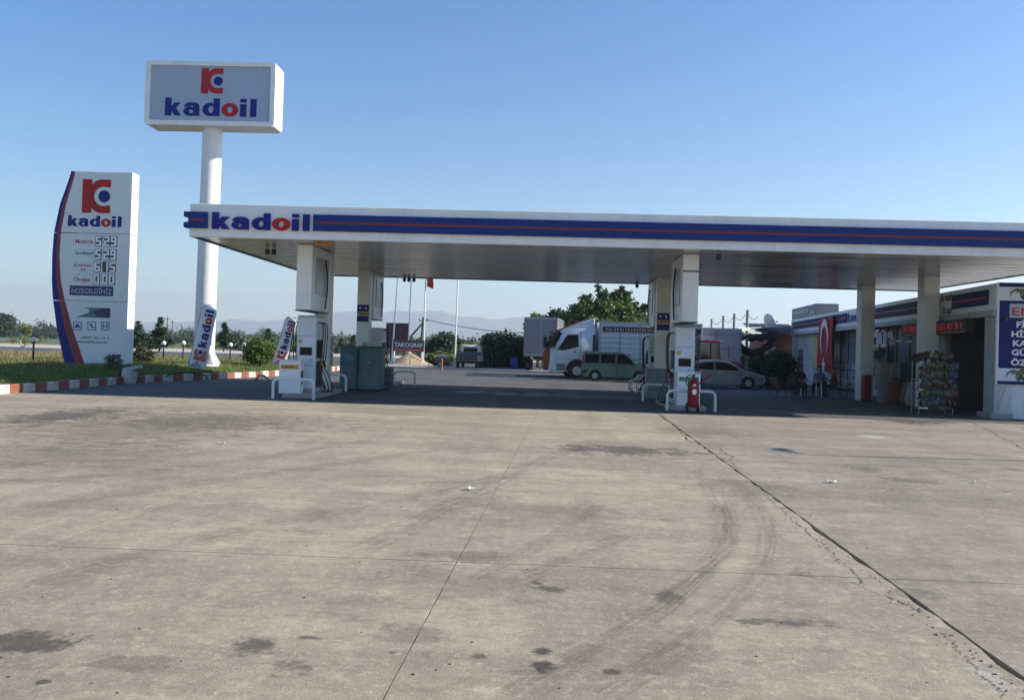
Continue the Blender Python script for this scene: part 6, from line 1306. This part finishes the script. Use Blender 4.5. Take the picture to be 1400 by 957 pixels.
def conifer(x, yb_, yt, Y, wpx, label, m_, seed, ragged=.5, ground=None):
    p = at(x, yb_, Y); z0 = p[2] if ground is None else ground; q = at(x, yt, Y); h = q[2]-z0; rr = wpx/2*Y/F_PX; t = thing('conifer_tree', label, 'tree', (p[0], Y, z0), seed)
    g = random.Random(seed); b = MB(); b.cyl((0,0,-.3), (0,0,h*.97), .035*h, .01, 8); b.build('trunk', BARK, t); blobs = []; n = 9
    bb = MB()
    for i in range(n):
        k = i/(n-1); R_ = rr*(1-k)**.8*(.75+.5*g.random())+.04*h
        for j in range(5 if k < .7 else 3):
            a = g.random()*6.28; L_ = R_*(.5+.6*g.random()); c = (math.cos(a)*L_*.6, math.sin(a)*L_*.6, h*(.10+.84*k)-L_*.12); blobs.append((c, (L_*.55+.05, L_*.55+.05, h*.045), L_+.1)); bb.cyl((0,0,h*(.12+.82*k)), (math.cos(a)*L_, math.sin(a)*L_, h*(.09+.84*k)), .012*h*(1-k*.8), .004, 5)
    bb.build('limb', BARK, t); foliage('crown', blobs, m_, t, 330, 22, .028*h, .055*h, seed, .5, shell=.2, aspect=2.6)
    return t
def broadleaf(x, yb_, Y, blobs_px, label, m_, seed, n=200, leaf=.13, spread=.34, cat='tree', name='broadleaf_tree', trunk_h=None, z0=None, per=24):
    """crown ellipsoids given by their pixel centre and radii"""
    p = at(x, yb_, Y); t = thing(name, label, cat, (p[0], Y, p[2] if z0 is None else z0), 0); zz = p[2] if z0 is None else z0; k = Y/F_PX; bl = []
    for (cx, cy, rx, ry) in blobs_px: q = at(cx, cy, Y); bl.append(((q[0]-p[0], random.uniform(-.3,.3)*rx*k, q[2]-zz), (rx*k, rx*k*.9, ry*k), rx*ry))
    top = max(c[0][2]+c[1][2] for c in bl); trunk(t, trunk_h or top*.8, .035*top+.03, 5, max(b_[1][0] for b_ in bl)*.8, seed)
    foliage('crown', bl, m_, t, n, per, leaf, spread, seed, .7, shell=.45, stalk=.0); return t
conifer(187, 476, 438, 60, 30, 'dark conifer partly behind the right edge of the price totem', LD, 11); conifer(218, 475, 433, 58, 34, 'tall conifer with brownish lower branches by the far power poles', LB, 12); 
conifer(306, 475, 441, 60, 20, 'slim dark conifer standing right of the sign pole', LD, 13); conifer(366, 482, 449, 62, 24, 'dark conifer rising behind the round clipped bush', LD, 14); conifer(483, 484, 458, 66, 16, 'small dark conifer seen between the two left pumps', LD, 15); conifer(303+163, 480, 462, 90, 12, 'distant small conifer just left of the far left column', LD, 16)
broadleaf(207, 478, 95, [(206, 467, 14, 9), (198, 470, 9, 7)], 'low rounded tree behind the brown tinged conifer', LB, 21, 120, .2, .5)
broadleaf(322, 477, 100, [(322, 466, 12, 9), (316, 470, 8, 6)], 'hazy grey green round tree right of the slim conifer', LGY, 22, 120, .2, .5)
broadleaf(196, 503, 40, [(196, 490, 10, 9), (189, 486, 5, 6), (203, 487, 5, 7), (195, 480, 4, 5)], 'low loose shrub with brownish leaves right of the price totem', mat('leaf_olive', (.085, .085, .04), .7, leaf=True, var=.3), 23, 90, .075, .16, 'shrub', 'shrub', z0=vz(at(196, 503, 40)[0], 40)-.05)
broadleaf(355, 498, 44.5, [(355, 479, 19, 17), (349, 484, 15, 14), (363, 482, 14, 15), (356, 488, 19, 9)], 'dense round clipped green bush behind the striped kerb', LG, 24, 420, .055, .17, 'bush', 'round_bush', .9, z0=vz(at(355, 498, 44.5)[0], 44.5)-.05, per=30)
broadleaf(3, 458, 200, [(2, 443, 11, 11), (-6, 446, 12, 9)], 'large hazy tree at the far field edge left of the totem', LB, 25, 160, .5, 1.2)
broadleaf(608, 492, 88, [(608, 470, 17, 11), (597, 476, 12, 9), (622, 475, 11, 10), (610, 482, 20, 8)], 'dark rounded tree behind the lone flagpole', LD, 26, 330, .22, .5)
broadleaf(600, 500, 80, [(598, 490, 14, 7), (612, 492, 14, 6), (588, 492, 8, 6)], 'light green weedy shrub below the dark rounded tree', LY, 27, 150, .16, .35, 'shrub', 'shrub'); broadleaf(655, 495, 90, [(655, 478, 9, 6), (642, 478, 6, 5), (663, 476, 6, 5)], 'small yellow green shrubs above the cream pickup', LY, 28, 110, .18, .4, 'shrub', 'shrub')
broadleaf(690, 506, 73, [(690, 473, 22, 13), (676, 468, 10, 9), (708, 478, 12, 14), (690, 490, 26, 13), (672, 492, 15, 12), (705, 496, 14, 9)], 'broad dark fig tree spreading to the ground left of the grey trailer', LD, 29, 620, .26, .42)
broadleaf(735, 500, 78, [(735, 438, 7, 6), (748, 442, 5, 5), (730, 446, 8, 6)], 'light green tree top above the grey trailer', LG, 30, 100, .2, .4)
broadleaf(760, 500, 76, [(761, 437, 8, 9), (760, 450, 10, 9)], 'pointed dark tree top above the red topped lorry', LD, 31, 140, .2, .4)
t = broadleaf(826, 505, 74, [(800, 428, 21, 14), (826, 425, 20, 16), (850, 424, 20, 17), (868, 434, 17, 10), (785, 438, 16, 10), (835, 442, 40, 10), (845, 408, 10, 10), (803, 414, 8, 8)], 'big leafy green tree with upright shoots above the white lorry', LG, 32, 400, .22, .36)
tp = t.location
for i, (xa, ya, xb_, yb_) in enumerate(((822, 424, 818, 392), (826, 420, 827, 400), (846, 412, 850, 396), (852, 412, 859, 401), (872, 428, 884, 419), (868, 432, 884, 436), (836, 414, 838, 404), (800, 420, 801, 412), (884, 440, 886, 443))):
    q0, q1 = Vector(at(xa, ya, 74))-tp, Vector(at(xb_, yb_, 74))-tp; b = MB(); b.tube([tuple(q0), tuple((q0+q1)/2+Vector((.06,0,0))), tuple(q1)], [.05,.035,.01], 6); b.build('shoot', BARK, t)
    foliage('shoot_leaves', [(tuple(q0+(q1-q0)*k), (.16,.16,.22), 1) for k in (0,.2,.4,.6,.8,1)], LG if i % 2 else LD, t, 26, 14, .19, .17, 50+i)
broadleaf(1068, 533, 47, [(1066, 500, 18, 18), (1078, 508, 14, 16), (1060, 512, 15, 16), (1072, 520, 20, 12), (1055, 522, 12, 9)], 'large dark bush before the brick house at the shop end', LD, 33, 520, .10, .26, 'bush', 'dark_bush')
broadleaf(1040, 528, 48, [(1041, 497, 8, 9), (1038, 510, 9, 10), (1043, 518, 9, 8)], 'smaller dark bush left of the large dark bush', LD, 34, 170, .12, .24, 'bush', 'dark_bush')
broadleaf(1021, 515, 60, [(1020, 496, 10, 8), (1028, 500, 8, 7), (1014, 502, 7, 6), (1022, 486, 3, 8)], 'sunlit yellow green shrub behind the grey saloon bonnet', LY, 35, 150, .12, .28, 'shrub', 'shrub')
broadleaf(488, 492, 70, [(478, 482, 9, 5), (492, 484, 8, 4)], 'low dry green scrub seen between the left pump columns', LGY, 36, 80, .16, .35, 'shrub', 'shrub')
p = at(30, 475, 110); t = thing('roadside_weed', 'thin pale branching weed at the road edge left of the totem', 'plant', (p[0], 110, -.1)); b = MB(); k_ = 110/F_PX
for q in ([(0,0,0),(-.3,0,1.2),(0,0,3.2)], [(-.25,0,1.0),(.4,0,2.0),(.7,0,3.0)], [(0,0,0),(.6,0,.6),(1.0,0,.3)]): b.tube(q, .09, 5)
b.build('stem', mat('weed_pale', (.30, .36, .16), .8), t); foliage('leaves', [((0,0,2.6),(.7,.5,.7),1), ((.6,0,2.4),(.4,.4,.5),1)], LY, t, 30, 10, .2, .3, 61)
# far tree lines and scrub beyond the road
def treeline(name, x0, x1, Y, h, n, seed, m_):
    g = np.random.default_rng(seed); bl = []; 
    for i in range(n): x = x0+(x1-x0)*g.random(); hh = h*(.5+.7*g.random()); bl.append(((x, Y+g.normal()*6, hh*.5), (hh*.8, hh*.6, hh*.55), 1))
    foliage(name, bl, m_, None, n*22, 14, h*.10, h*.24, seed, .8, kind='stuff', shell=.4, stalk=-.3)
treeline('distant_treeline', -330, -205, 420, 7, 60, 71, LB); treeline('distant_treeline', -150, -30, 330, 5.0, 60, 72, LB); treeline('distant_treeline', -200, 420, 520, 7, 150, 73, LB)
treeline('roadside_scrub', -60, -16, 162, 2.4, 40, 74, LGY); treeline('roadside_scrub', -160, -60, 170, 1.4, 40, 75, LY); treeline('distant_treeline', -900, 900, 1300, 11, 260, 76, LB); treeline('roadside_scrub', -16, 60, 130, 3.0, 70, 77, LB); treeline('roadside_scrub', -20, 70, 84, 1.6, 60, 78, LG)

# ------------------------------------------------------------------ haze
HAZE = True
if HAZE:
    b = MB(); b.box(-9000, 9000, -600, 8600, -3.6, 430); hm = bpy.data.materials.new('haze_air'); hm.use_nodes = True; nn_ = hm.node_tree.nodes
    nn_.remove(nn_['Principled BSDF']); pvn = nn_.new('ShaderNodeVolumePrincipled'); pvn.inputs['Color'].default_value = (.70, .78, .89, 1); pvn.inputs['Density'].default_value = .00022; pvn.inputs['Anisotropy'].default_value = .3
    hm.node_tree.links.new(pvn.outputs[0], nn_['Material Output'].inputs['Volume']); b.build('haze', hm, None, kind='stuff')
